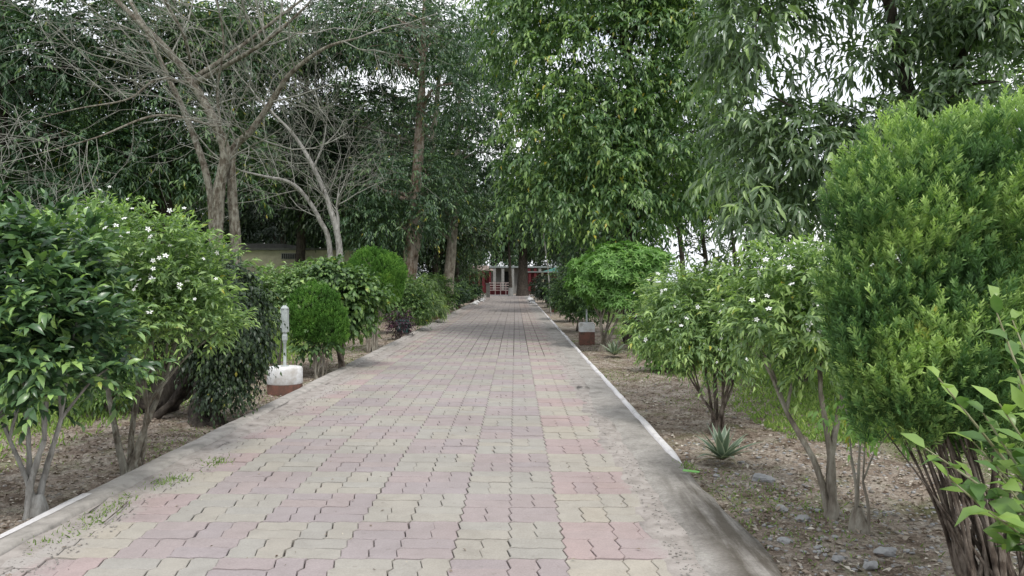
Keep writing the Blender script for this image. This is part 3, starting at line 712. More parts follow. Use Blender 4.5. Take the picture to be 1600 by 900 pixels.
cypress('cypress_shrub', 'big feathery light green cypress with fanned stems at the right edge', (2.31, 3.60),
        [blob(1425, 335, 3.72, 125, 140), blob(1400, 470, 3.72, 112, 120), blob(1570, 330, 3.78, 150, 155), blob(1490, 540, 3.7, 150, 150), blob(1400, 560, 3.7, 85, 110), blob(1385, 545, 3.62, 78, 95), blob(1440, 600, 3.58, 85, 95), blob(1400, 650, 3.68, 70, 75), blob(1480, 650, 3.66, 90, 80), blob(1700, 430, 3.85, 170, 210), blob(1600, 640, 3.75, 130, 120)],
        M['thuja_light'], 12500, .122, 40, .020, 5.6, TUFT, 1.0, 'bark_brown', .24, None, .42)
cypress('cypress_shrub', 'small bright green cypress beside the garden lamp on the left', (-3.17, 12.2),
        [(-3.25, 12.2, 1.0, .40, .38, .42), (-3.05, 12.2, .72, .33, .32, .40), (-3.32, 12.2, .7, .3, .3, .3)], M['thuja'], 2400, .12, 14, .022, 3.0, TUFTS, 1.3, 'bark_grey', .15, None, .5)
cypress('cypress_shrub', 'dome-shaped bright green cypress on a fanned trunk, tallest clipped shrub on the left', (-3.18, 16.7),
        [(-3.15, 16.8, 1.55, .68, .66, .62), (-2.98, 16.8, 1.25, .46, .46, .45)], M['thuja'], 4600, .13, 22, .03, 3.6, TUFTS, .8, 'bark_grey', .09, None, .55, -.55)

# right row
RT = [rosette(6, s, .4, .30) for s in range(4)]
def rosette_shrub(name, label, base, blobs, mat, bark, n, size, nstem, r0, shell=.16, nflow=0, lo=.4, tone0=.42, zmin=-.6, fork=.4):
    base = np.array([base[0], base[1], float(gh(base[0], base[1]))]); root = empty(name, base, label, 'shrub')
    P, u = clumps(blobs, n, shell, lo, zmin); out_ = []
    for k in range(4):
        s = np.arange(len(P)) % 4 == k; m = s.sum(); D = unit(u[s] * .8 + np.array([0, 0, .7]) + rng.normal(0, .3, (m, 3)))
        L = size * rng.uniform(.7, 1.2, m); tn_ = np.clip(tone0 + rng.normal(0, .14, m) + .1 * u[s][:, 2], 0, 1)
        V, T, C = place(RT[k], P[s], D, rng.normal(size=(m, 3)), L, L * 2, tn_); out_.append((V, T, C))
    V, T, C = merge(out_); link('foliage', nmesh('foliage', V, T, C), mat, root, 'stuff')
    sel = P[rng.choice(len(P), nstem, replace=False)]
    link('stem', tubes('stem', stems_to(base, sel, r0, fork, .06), 7, .06), bark, root)
    if nflow: flowers(root, P, u, nflow)
    return root
rosette_shrub('round_shrub', 'round bright green shrub on slim stems behind the right lamp base', (1.93, 16.8),
        [(2.25, 16.9, 1.75, .95, .85, .55), (1.85, 16.8, 1.4, .68, .65, .5), (2.75, 17.0, 1.85, .7, .7, .42), (2.2, 16.8, 1.1, .6, .55, .35)], M['leaf_bright'], M['bark_grey'], 3200, .14, 16, .035, .16)
shrub('flowering_shrub', 'fine-leaved shrub with white flowers behind the agave on the right', 'shrub', (2.05, 7.75),
      [(1.95, 7.9, 1.1, .62, .6, .5), (2.4, 8.0, 1.2, .6, .6, .5), (2.1, 7.9, .80, .50, .5, .28), (1.62, 7.9, 1.0, .35, .4, .38)], M['leaf_flower'], M['bark_brown'],
      620, 4, 7, .18, .095, .27, .020, LEAF4, 24, .35, 120, 0, up=.3, droop=.3, ldroop=.2, cr=.12, tone0=.44, tiplight=.28)
shrub('flowering_shrub', 'slim-trunked shrub with white flowers between the agave and the big cypress', 'shrub', (2.08, 4.95),
      [(1.98, 5.4, 1.45, .42, .4, .28), (1.85, 5.3, 1.2, .34, .36, .26), (2.2, 5.4, 1.15, .34, .36, .26), (2.1, 5.2, .98, .2, .22, .14), (2.3, 5.3, 1.5, .35, .35, .25)], M['leaf_flower'], M['bark_grey'],
      340, 4, 7, .16, .085, .30, .026, LEAF4, 9, .55, 70, 0, up=.3, droop=.3, ldroop=.2, cr=.11, tone0=.46, tiplight=.3, sp=.012)
shrub('sapling', 'low sapling with drooping yellow and green leaves under the slim shrub', 'sapling', (2.14, 4.72),
      [(2.02, 4.7, .62, .16, .15, .12), (2.28, 4.72, .56, .18, .16, .12), (2.14, 4.75, .7, .16, .16, .12)], M['leaf_bright'], M['bark_grey'],
      28, 4, 4, .09, .06, .42, .012, LEAF8, 5, .5, 0, 0, up=.0, droop=.6, ldroop=.8, cr=.06, tone0=.62, tiplight=.4, sp=.05)

# near broad-leaved shrub at the lower right: every leaf its own part
def near_shrub():
    root = empty('broad_leaved_shrub', (2.05, 2.55, GZ), 'shrub with large pale green leaves reaching in at lower right, before the cypress', 'shrub')
    st, Ps, Ds, Ns, Ls, Ts_ = [], [], [], [], [], []
    tips = [at(1445, 700, 2.45), at(1465, 590, 2.6), at(1535, 645, 2.5), at(1548, 468, 2.75), at(1480, 745, 2.4), at(1560, 740, 2.3), at(1590, 600, 2.6), at(1545, 800, 2.3), at(1605, 545, 2.5), at(1600, 690, 2.3), at(1615, 830, 2.2), at(1520, 690, 2.65), at(1580, 500, 2.9), at(1570, 850, 2.5), at(1640, 760, 2.6), at(1650, 640, 2.4), at(1560, 630, 2.45), at(1600, 760, 2.35), at(1520, 745, 2.5), at(1590, 820, 2.3), at(1610, 640, 2.35), at(1570, 690, 2.7)]
    for t in tips:
        b0 = np.array([2.05, 2.55, GZ]) + np.array([*rng.normal(0, .04, 2), 0]); m1 = np.array([2.02, 2.5, .45]) + rng.normal(0, .05, 3)
        c = curve([b0, m1, m1 * .45 + t * .55 + np.array([0, 0, -.02]), t], 9); st.append((c, np.linspace(.013, .0022, len(c))))
        nn = 16; idx = np.linspace(len(c) * .42, len(c) - 1.01, nn)
        for j, q in enumerate(idx):
            i0 = int(q); p = c[i0] * (1 - q + i0) + c[i0 + 1] * (q - i0); td = unit(c[i0 + 1] - c[i0])
            s = unit(np.cross(td, [0, 0, 1.0])) * (1 if j % 2 else -1)
            Ps.append(p); Ds.append(td * .55 + s * (1.1 - .6 * j / nn) + np.array([0, 0, -.05]) + rng.normal(0, .2, 3)); Ns.append(np.array([0, -.35, 1.0]) + rng.normal(0, .3, 3))
            Ls.append(rng.uniform(.08, .13) * (1 - .2 * (j / nn))); Ts_.append(np.clip(.42 + .4 * (j / nn) ** 2 + rng.normal(0, .12), 0, 1))
    L = np.array(Ls); arr = (np.array(Ps), np.array(Ds), np.array(Ns), L, L * .5, np.array(Ts_))
    leaf_parts(root, arr, M['leaf_bright_near'], LEAF8, len(L))
    link('stem', tubes('stem', st, 6, .03), M['bark_olive'], root)
M['leaf_bright_near'] = leaf_mat('large_pale_leaf', (.03, .075, .02), (.085, .18, .04), (.28, .42, .08), .35, .3, .45, 1.05, .1)
near_shrub()

# agaves: each leaf a part
def agave(label, x, y, n, ll, tilt=0):
    z = float(gh(x, y)); root = empty('agave', (x, y, z), label, 'agave')
    ms = []
    for k in range(3):
        V, T, tn_ = [], [], []; N_ = 7
        for j in range(N_ + 1):
            t = j / N_; w_ = .085 * (math.sin(math.pi * min(1, t * .82 + .16)) ** .7) * (1 - t ** 3) + .002
            bend = (-.06, -.22, -.42)[k] * t * t
            for sx_, dz, tone in ((-1, .018, .95), (-.55, .006, .3), (0, 0, .25), (.55, .006, .3), (1, .018, .95)):
                V.append((sx_ * w_, t * (1 + bend * .3), bend * .6 * t + dz * (1 - t))); tn_.append(tone)
        for j in range(N_):
            for s in range(4):
                a = j * 5 + s; T += [(a, a + 1, a + 6), (a, a + 6, a + 5)]
        m = nmesh('leaf', V, T, tn_, True); m.materials.append(M['agave']); ms.append(m)
        m2 = m.copy(); m2.materials.clear(); m2.materials.append(M['dead_agave']); ms.append(m2)
    for j in range(n):
        f = j / n; az_ = j * 2.399 + rng.normal(0, .15); e = R(80 - 70 * f ** .75 + rng.normal(0, 5))
        k = 0 if f < .35 else (1 if f < .75 else 2)
        o = bpy.data.objects.new('leaf', ms[k * 2 + (1 if f > .82 else 0)]); col.objects.link(o); o.parent = root
        o.rotation_euler = (Matrix.Rotation(az_, 3, 'Z') @ Matrix.Rotation(e, 3, 'X')).to_euler()
        s = ll * (.8 + .3 * math.sin(f * 3.14)) * rng.uniform(.85, 1.1); o.scale = (s * 1.1, s, s)
        o.location = (0, 0, .035 + .02 * (1 - f))
agave('striped agave rosette on bare soil, nearer of the two', 1.80, 6.55, 28, .37)
agave('striped agave rosette at the foot of the round bright shrub', 2.02, 15.4, 24, .38)

# ------------------------------------------------------------------ garden lamps on painted bases
def lamp(x, y, label, r=.24, top=.31, square=False, head=True):
    z = float(gh(x, y)); root = empty('garden_lamp', (x, y, z), label, 'lamp', 'lamps on white and red bases along the path')
    zs = top * .27 if not square else top * .52
    if square:
        b = MB(); h = r * .78; b.box(x - h, x + h, y - h, y + h, -.14, zs).link('base', M['red_oxide'], root)
        b = MB(); h2 = h * 1.0 + .004; b.box(x - h2, x + h2, y - h2, y + h2, zs, top - .02); b.box(x - h2 + .02, x + h2 - .02, y - h2 + .02, y + h2 - .02, top - .02, top); b.link('base_cap', M['white_paint'], root)
    else:
        MB().lathe(x, y, [(r, -.14), (r * .99, zs)], 28, False).link('base', M['red_oxide'], root, None, True)
        MB().lathe(x, y, [(r * .985, zs - .01), (r * 1.012, zs), (r * 1.0, top - .03), (r * .95, top - .008), (r * .7, top), (.001, top + .004)], 28, False).link('base_cap', M['white_paint'], root, None, True)
    p = MB(); p.lathe(x, y, [(.06, top - .002), (.055, top + .012), (.022, top + .018), (.020, top + .32), (.03, top + .33)], 12); p.link('pole', M['pole'], root, None, True)
    if head:
        h = MB(); t0 = top + .33
        h.lathe(x, y, [(.022, t0), (.038, t0 + .04), (.038, t0 + .10), (.024, t0 + .13), (.040, t0 + .15), (.046, t0 + .46), (.055, t0 + .47), (.055, t0 + .485), (.02, t0 + .52)], 12)
        h.link('lantern', M['pole'], root)
        for k in range(4):
            a = k * math.pi / 2 + .4; cx, cy = x + .048 * math.cos(a), y + .048 * math.sin(a)
            MB().box(cx - .008, cx + .008, cy - .008, cy + .008, t0 + .15, t0 + .47).link('lantern_bar', M['pole'], root)
lamp(-3.21, 10.5, 'pale garden lamp on round white and red base, nearest lamp on the left')
lamp(1.78, 18.8, 'square white and red lamp base with short post beside the round shrub', .235, .465, True, False)
lamp(1.92, 38.0, 'far white and red lamp base at the right kerb before the dark shrubs', .235, .42, True, False)
for d, lab in ((31, 'white lamp base between palm-like and dark shrubs on the left, first beyond the domed cypress'), (42, 'white lamp base at the left kerb, second of the three small distant ones'), (56, 'white lamp base at the left kerb, farthest of the three small distant ones')):
    lamp(-3.22, d, lab, .22, .40, True, False)

# ------------------------------------------------------------------ farther shrubs of the two rows
def quick(label, x, y, w_, h, mat, n, ll, lw=.4, bark='bark_brown', z0=.25, name='shrub', droop=.3, **kw):
    return shrub(name, label, 'shrub', (x, y), [(x, y, (h + z0) / 2 + .05, w_ * .5, w_ * .5, (h - z0) * .5), (x + w_ * .18, y + .1, z0 + (h - z0) * .35, w_ * .42, w_ * .42, (h - z0) * .36)], M[mat], M[bark], n, 5, 6, .2, ll, lw, .02, LEAF4, 9, .4, up=.3, droop=droop, cr=.16, **kw)
quick('dark glossy shrub just beyond the domed cypress on the left', -3.4, 22.5, 1.5, 1.5, 'leaf_mid', 260, .12)
quick('purple-leaved low plant in front of the dark glossy shrub on the left', -3.15, 20.3, .42, .62, 'leaf_purple', 40, .10, .35, 'bark_brown', .02, 'purple_plant')
quick('spiky-leaved shrub of long narrow leaves beyond the dark glossy shrub', -3.45, 27, 1.4, 1.55, 'leaf_grey', 190, .30, .10, 'bark_brown', .2, 'spiky_shrub', .7)
quick('domed dark green shrub beside the left kerb before the second small lamp base', -3.7, 34, 1.8, 1.7, 'leaf_mid', 220, .14)
quick('dark green shrub beyond the second small lamp base on the left', -3.7, 40, 1.8, 1.4, 'leaf_deep', 180, .16)
quick('dark green shrub near the last small lamp base on the left', -3.8, 47, 2.0, 1.5, 'leaf_mid', 160, .18)
quick('farthest dark shrub of the left row, beside the dark pillar', -3.5, 55, 2.0, 1.4, 'leaf_deep', 150, .2)
quick('dark broad-leaved shrub just behind the round bright shrub on the right', 1.95, 23.5, 1.5, 1.9, 'leaf_mid', 230, .15, .33)
quick('leafy shrub at the right kerb between lamp base and dark shrubs', 2.1, 29, 1.7, 1.9, 'leaf_deep', 220, .17, .3)
quick('dark clipped shrub near the far end of the right row', 1.95, 45, 2.0, 1.75, 'leaf_dark', 220, .14)
quick('farthest dark shrub of the right row by the white post', 2.2, 54, 2.2, 1.8, 'leaf_dark', 200, .16)
quick('low leafy plant in the soil behind the farther agave', 2.65, 13.2, .9, .62, 'leaf_bright', 110, .10, .4, 'bark_brown', .0, 'low_plant')
quick('light green shrub filling the gap right of the round bright shrub', 3.7, 15.5, 1.9, 1.5, 'leaf_flower', 300, .12, .35)
quick('pale green shrub behind the flowering shrubs on the right, against the open field', 4.4, 11.5, 1.9, 1.45, 'leaf_flower', 330, .10, .34)
quick('green shrub among the grass behind the slim-trunked shrub', 4.5, 9.6, 1.2, 1.25, 'leaf_flower', 240, .085, .34)
quick('low green undergrowth plant left of the leaning trunk', -4.9, 9.0, 1.1, .65, 'leaf_mid', 120, .09, .4, 'bark_brown', .0, 'low_plant')

# ------------------------------------------------------------------ the leaning dark trunk
def leaning():
    base = at(215, 668, 8.7); base[2] = GZ
    root = empty('leaning_trunk', base, 'thick dark furrowed trunk leaning out of the soil behind the dark shrub', 'tree trunk')
    a = [np.append(at(215, 650, 8.9), .13), np.append(at(248, 628, 8.9), .19), np.append(at(285, 592, 8.95), .20), np.append(at(322, 545, 9.0), .18), np.append(at(350, 470, 9.05), .13), np.append(at(365, 420, 9.1), .09)]
    c = curve(a, 6); L = [(c[:, :3], c[:, 3], 14)]
    rt = [[np.append(at(240, 655, 8.6), .05), np.append(at(270, 625, 8.6), .045), np.append(at(292, 590, 8.75), .04)], [np.append(at(318, 690, 8.2), .16), np.append(at(312, 650, 8.45), .13), np.append(at(320, 600, 8.8), .12)]]
    for q in rt: c2 = curve(q, 6); L.append((c2[:, :3], c2[:, 3], 9))
    link('trunk', tubes('trunk', L, 12, .10), M['bark_dark'], root)
    s = curve([np.append(at(142, 690, 7.7), .035), np.append(at(175, 682, 7.8), .045), np.append(at(232, 660, 8.4), .05)], 5)
    b2 = tubes('branch', [(s[:, :3], s[:, 3])], 8, .08); link('branch', b2, M['bark_brown'], root)
leaning()

# ------------------------------------------------------------------ trees
def limb_from_px(rows, d):
    """rows: (px, py, radius, depth offset)"""
    return curve([np.append(at(a, b, d + e), r) for a, b, r, e in rows], 7)
def grow(out_, p, d, ln, r, lvl, maxl, spread=.6, grav=.0, kids=3, jit=.16, sides=None):
    n = 5 if lvl < maxl else 4; pts = [p]; dd = d.copy()
    for i in range(n):
        dd = unit(dd + rng.normal(0, jit, 3) + np.array([0, 0, grav])); p = p + dd * ln / n; pts.append(p)
    rr = np.linspace(r, r * .45, n + 1); out_.append((np.array(pts), rr, 5 if r > .012 else 3))
    if lvl >= maxl: return
    for k in range(kids):
        t = rng.integers(1, n + 1); s = unit(np.cross(dd, rng.normal(size=3)))
        nd = unit((np.array(pts[t]) - np.array(pts[t - 1])) * (n / ln) * .8 + s * spread * rng.uniform(.6, 1.3))
        grow(out_, np.array(pts[t]), nd, ln * rng.uniform(.5, .8), max(rr[t] * .62, .0036), lvl + 1, maxl, spread, grav, kids, jit)
    
def bare_tree(name, label, base, limbs, d, bark, twig_bark, lens, extra=(), maxl=3, kids=4, per=9, r_t=.011, dirb=None, rs=.76):
    b = np.array([base[0], base[1], GZ]); root = empty(name, b, label, 'tree')
    main = []; tw = []
    for L in limbs:
        c = limb_from_px(L, d); c[:, 3] *= rs; main.append((c[:, :3], c[:, 3], 10 if c[0, 3] > .06 else 7))
        n = len(c)
        for k in range(per):
            i = rng.integers(int(n * .35), n); t = unit(c[min(i + 1, n - 1), :3] - c[max(i - 1, 0), :3])
            s = unit(np.cross(t, rng.normal(size=3)))
            nd = unit(t * .45 + s * .9 + np.array([0, 0, .12]) + (np.array(dirb) if dirb is not None else 0))
            grow(tw, c[i, :3], nd, lens * rng.uniform(.7, 1.25), min(r_t, c[i, 3] * .6), 1, maxl, .75, .01, kids)
        grow(tw, c[-1, :3], unit(c[-1, :3] - c[-3, :3]), lens * .9, c[-1, 3], 1, maxl, .6, 0, kids)
    link('trunk', tubes('trunk', main, 9, .05), bark, root)
    link('twigs', tubes('twigs', tw, 3), twig_bark, root, 'stuff')
    return root
bare_tree('bare_tree', 'leafless twin-trunked tree with wide spreading grey branches, left of centre', (-5.4, 14.0), [
    [(338, 580, .17, 0), (338, 400, .155, 0), (342, 300, .14, 0), (352, 240, .125, 0), (335, 190, .11, 0), (304, 135, .10, .1), (268, 85, .085, .2), (218, 35, .07, .4), (150, -30, .05, .5)],
    [(366, 580, .15, .2), (368, 400, .13, .2), (362, 290, .115, .2), (364, 235, .10, .2), (392, 205, .08, .1), (424, 160, .07, 0), (455, 115, .055, -.2), (508, 76, .04, -.4), (560, 60, .02, -.6)],
    [(333, 420, .10, .3), (326, 290, .085, .4), (290, 180, .075, .6), (262, 120, .065, .8), (235, 60, .05, 1.0), (205, 5, .04, 1.3)],
    [(304, 132, .07, .1), (340, 110, .06, -.1), (385, 85, .05, -.4), (430, 55, .035, -.6), (480, 10, .025, -.8)],
    [(306, 120, .06, .1), (360, 85, .05, .5), (420, 40, .04, .9), (500, -20, .025, 1.2)],
    [(298, 130, .04, .1), (245, 125, .03, -.5), (200, 155, .022, -1.0), (120, 170, .014, -1.5), (40, 190, .007, -1.8)],
    [(300, 100, .04, .1), (285, 50, .035, -.3), (258, 0, .03, -.6), (240, -50, .02, -.9)],
    [(352, 245, .04, 0), (340, 150, .03, -.3), (350, 70, .026, -.6), (340, 0, .02, -.8)],
    [(345, 200, .035, 0), (250, 180, .028, -.8), (150, 215, .018, -1.6), (60, 240, .009, -2)],
    ], 14.0, M['bark_tan'], M['twig'], 1.8, per=8, kids=4, maxl=3, r_t=.017)
bare_tree('dead_tree', 'pale dead tree with a forked whitish trunk, right of the bare twin trunk', (-4.35, 18.0), [
    [(532, 540, .10, 0), (530, 390, .085, 0), (514, 320, .07, 0), (490, 262, .058, 0), (462, 215, .045, .2), (430, 180, .03, .3), (400, 150, .02, .4)],
    [(520, 540, .09, .2), (515, 388, .07, .2), (500, 345, .06, .1), (478, 308, .055, 0), (452, 285, .05, -.2), (415, 276, .035, -.5), (380, 268, .02, -.8)],
    [(528, 370, .05, 0), (528, 340, .04, 0), (526, 325, .03, 0), (530, 290, .012, 0)],
    [(490, 262, .03, 0), (505, 225, .02, 0), (512, 180, .012, -.1)],
    ], 18.0, M['bark_pale'], M['twig'], 1.6, per=9, kids=4, maxl=3, rs=.9, r_t=.014)

def leaf_tree(name, label, base, trunk, blobs, mat, bark, ncl, twigs, per, tl, ll, lw, nlimb=16, tpl=LEAF4, parts=0, shell=.3, lo=.25, zmin=-.8, gap=None, r_l=.06, **kw):
    """trunk: rows (x, y, z, r)"""
    b = np.array([base[0], base[1], GZ]); root = empty(name, b, label, 'tree')
    P, u = clumps(blobs, ncl, shell, lo, zmin, gap)
    arr = leaves(P, u, twigs, per, tl, ll, lw, **kw)
    if parts: arr = leaf_parts(root, arr, mat, LEAF8, parts)
    V, T, C = place(tpl, *arr)
    link('crown', nmesh('crown', V, T, C), mat, root, 'stuff')
    L = []; C0 = None
    for tr in trunk:
        c = curve(tr, 7); L.append((c[:, :3], c[:, 3], 12)); C0 = c if C0 is None else np.vstack([C0, c])
    for j in rng.choice(len(P), min(nlimb, len(P)), replace=False):
        t = P[j]; cand = C0[C0[:, 2] < t[2] + .2]; cand = cand if len(cand) else C0
        cand = cand[cand[:, 2] > min(1.6, cand[:, 2].max() - .1)]
        i = np.argmin(np.linalg.norm(cand[:, :3] - t, axis=1) + np.abs(cand[:, 2] - (t[2] - .8)) * .5)
        c, rr = branch_to(cand[i, :3], min(r_l, cand[i, 3] * .6), t, .008, 0, 8, .08); L.append((c, rr, 6))
        for q in range(3):
            k = rng.integers(3, len(c)); e = P[np.argsort(np.linalg.norm(P - c[k], axis=1))[rng.integers(1, 12)]]
            c2, r2 = branch_to(c[k], rr[k] * .6, e, .004, 0, 4, .08); L.append((c2, r2, 4))
    link('trunk', tubes('trunk', L, 9, .06), bark, root)
    return root

# centre tree with hanging leaflets
leaf_tree('drooping_tree', 'large green tree of hanging leaflets filling the upper middle, right of the path', (3.0, 19), [
    [(2.95, 19, -.1, .24), (2.9, 19, 2, .2), (2.85, 19, 4.2, .17), (2.95, 19, 6, .14), (2.7, 19, 8, .10), (2.6, 19, 10.5, .05)],
    [(2.88, 19, 4.6, .13), (3.3, 19.1, 6.5, .09), (3.9, 19.2, 8.4, .05)]],
    [(2.4, 18.8, 7.2, 2.6, 2.3, 2.2), (1.6, 18.6, 5.0, 1.9, 1.8, 1.8), (3.6, 18.7, 5.2, 1.9, 1.8, 2.0), (2.6, 18.2, 3.9, 1.8, 1.5, 1.5), (1.2, 18.6, 3.4, 1.25, 1.2, 1.1), (4.1, 19, 3.6, 1.1, 1.2, 1.1), (2.3, 19, 9.6, 3.0, 2.5, 1.9), (.7, 19, 8.3, 1.6, 1.6, 1.7), (4.6, 19.2, 8.2, 1.6, 1.8, 1.8)],
    M['leaf_mango'], M['bark_dark'], 1450, 6, 8, .46, .20, .36, 26, LEAF4, shell=.26, up=.15, droop=.55, ldroop=.42, cr=.42, csquash=.42, side=1.0, clumpvar=.16, tone0=.40, tiplight=.28)
# right long-leaved tree, near
leaf_tree('long_leaved_tree', 'near tree of long grey-green leaves with sky gaps, above the big cypress', (4.6, 8.3), [
    [(4.55, 8.3, -.1, .12), (4.5, 8.3, 1.6, .10), (4.4, 8.3, 3.0, .085), (4.1, 8.2, 4.2, .06), (3.8, 8.1, 5.4, .03)], [(4.45, 8.3, 2.4, .05), (3.6, 8.1, 3.0, .03), (3.0, 8, 3.3, .016), (2.6, 8, 3.5, .004)], [(4.4, 8.3, 3.0, .06), (5.0, 8.3, 4.2, .04), (5.4, 8.3, 5.2, .02)]],
    [(2.75, 8.0, 2.75, .62, .7, .75), (2.55, 8.0, 4.2, .55, .7, .62), (3.2, 8.1, 2.75, .62, .7, .62), (5.1, 8.1, 3.55, .9, .9, .8), (4.75, 8.1, 4.45, .6, .8, .45), (3.3, 8.1, 4.95, .9, .8, .36), (4.2, 8.2, 2.8, .7, .7, .6), (5.3, 8.3, 4.6, .8, .8, .6), (2.45, 7.9, 1.95, .28, .4, .35), (3.7, 8.1, 3.85, .30, .4, .16), (3.85, 8.1, 3.1, .55, .6, .25)],
    M['leaf_grey'], M['bark_dark'], 540, 5, 8, .36, .185, .25, 24, LEAF4, 300, .35, .15, up=.2, droop=.55, ldroop=.4, cr=.2, side=.8, tone0=.42, tiplight=.2, r_l=.03)
# left of the path: the big blotched trunks
def tall(label, x, y, rt, H, blobs, mat='leaf_deep', ncl=700, ll=.22, bark='bark_blotched', lean=0, name='broadleaf_tree', per=8, twigs=5, nl=20, lw=.30, gap=None, shell=.35):
    tr = [(x, y, -.1, rt * 1.25), (x - .02, y, 1.2, rt), (x + lean * .3, y, 3.2, rt * .82), (x + lean * .7, y, 6, rt * .66), (x + lean, y, 9, rt * .4), (x + lean * 1.2, y, 12, rt * .2)]
    return leaf_tree(name, label, (x, y), [tr], blobs, M[mat], M[bark], ncl, twigs, per, .6, ll, lw, nl, LEAF4 if ll < .23 else LEAF2, shell=shell, gap=gap, up=.2, droop=.45, ldroop=.45, cr=.45, tone0=.42, tiplight=.25, r_l=.12)
tall('big tree with red-blotched trunk left of the path, nearest of the tall trunks', -3.95, 28, .30, 12,
     [(-4.4, 28, 5.2, 1.9, 1.9, 1.2), (-5.3, 28, 3.6, 1.3, 1.4, .9), (-2.9, 28, 4.3, 1.1, 1.3, 1.0), (-4.0, 28, 10.2, 3.4, 3, 1.7), (-2.4, 28, 8.2, 1.5, 1.8, 1.5), (-6.6, 28.5, 10.6, 2.2, 2, 1.4), (-4.3, 27.5, 3.6, 1.2, 1, .7)], ncl=640, lean=.5)
tall('broad tree with grey trunk behind the red-blotched trunk', -4.4, 31, .24, 12,
     [(-6.5, 31, 8.3, 2.2, 2, 1.3), (-5, 31, 11.8, 3, 3, 1.6), (-3, 31, 6.4, 1.2, 1.5, 1.3)], 'leaf_deep', 420, .24, 'bark_grey', 1.2)
tall('tall dark tree with pale-patched trunk nearest the path on the left', -3.35, 38, .30, 13,
     [(-3.1, 38, 6.2, 2.0, 2, 1.6), (-2.2, 38, 10.2, 2.6, 2.4, 2.2), (-4.6, 38, 5.0, 1.5, 1.5, 1.3), (-1.5, 38, 13, 2.4, 2.4, 1.8), (-1.4, 38, 7.7, 1.2, 1.2, 1.5)], 'leaf_deep', 600, .26, 'bark_grey', .5)
# background trees on the left, masses of dark foliage
far_specs = [
    (-15.2, 22, .25, [(-15, 22, 7.5, 3, 2.6, 2.4), (-13, 22, 4.6, 2.2, 2, 1.6), (-16.5, 22, 4.4, 2.2, 2, 1.7), (-12.4, 22, 8.6, 2.2, 2, 1.8)], 'leaf_deep', 760, 'leafy dark tree at the far left edge, branches down to the shrubs'),
    (-11.2, 24, .22, [(-11, 24, 8.2, 2.8, 2.4, 2.3), (-12.3, 24, 5.0, 2.0, 2, 1.5), (-9.6, 24, 5.4, 1.8, 2, 1.7), (-9.2, 24, 9.2, 2, 2, 1.5)], 'leaf_deep', 760, 'dark tree with light leaf tips directly behind the bare tree'),
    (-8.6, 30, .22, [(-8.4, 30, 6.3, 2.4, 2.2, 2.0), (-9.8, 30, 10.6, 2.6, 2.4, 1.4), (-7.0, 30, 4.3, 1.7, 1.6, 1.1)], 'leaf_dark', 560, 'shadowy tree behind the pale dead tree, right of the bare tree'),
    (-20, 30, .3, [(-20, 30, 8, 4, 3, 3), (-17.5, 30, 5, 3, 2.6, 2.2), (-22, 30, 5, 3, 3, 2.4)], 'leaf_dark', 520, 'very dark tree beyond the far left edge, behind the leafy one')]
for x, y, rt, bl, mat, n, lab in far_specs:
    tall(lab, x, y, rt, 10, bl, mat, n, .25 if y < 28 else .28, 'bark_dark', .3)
# a belt of farther trees: three crowns are modelled, their copies share the mesh
def far_proto(seed, mat, n, ll):
    bl = [(0, 0, 7.5, 3.4, 3, 3), (-1.8, 0, 5, 2.4, 2.2, 1.8), (2.0, .2, 5.4, 2.2, 2.2, 1.8), (.3, 0, 10.4, 2.6, 2.4, 1.8), (0, -.5, 4.2, 2.2, 1.8, 1.2)]
    P, u = clumps(bl, n, .35, .2, -.9); V, T, C = place(LEAF2, *leaves(P, u, 6, 7, .7, ll, .42, cr=.6, droop=.4, ldroop=.4, tone0=.42))
    cm = nmesh('crown', V, T, C); cm.materials.append(M[mat]); L = []
    c = curve([(0, 0, -.1, .3), (.05, 0, 2, .24), (.1, 0, 5, .18), (0, 0, 9, .08)], 6); L.append((c[:, :3], c[:, 3], 8))
    for j in rng.choice(len(P), 16, replace=False):
        i = int(rng.uniform(.35, .8) * len(c)); cc, rr = branch_to(c[i, :3], .07, P[j], .012, 0, 5); L.append((cc, rr, 5))
    tm = tubes('trunk', L, 7, .05); tm.materials.append(M['bark_dark'])
    return cm, tm
protos = [far_proto(1, 'leaf_dark', 330, .34), far_proto(2, 'leaf_deep', 300, .34), far_proto(3, 'leaf_dark', 260, .30)]
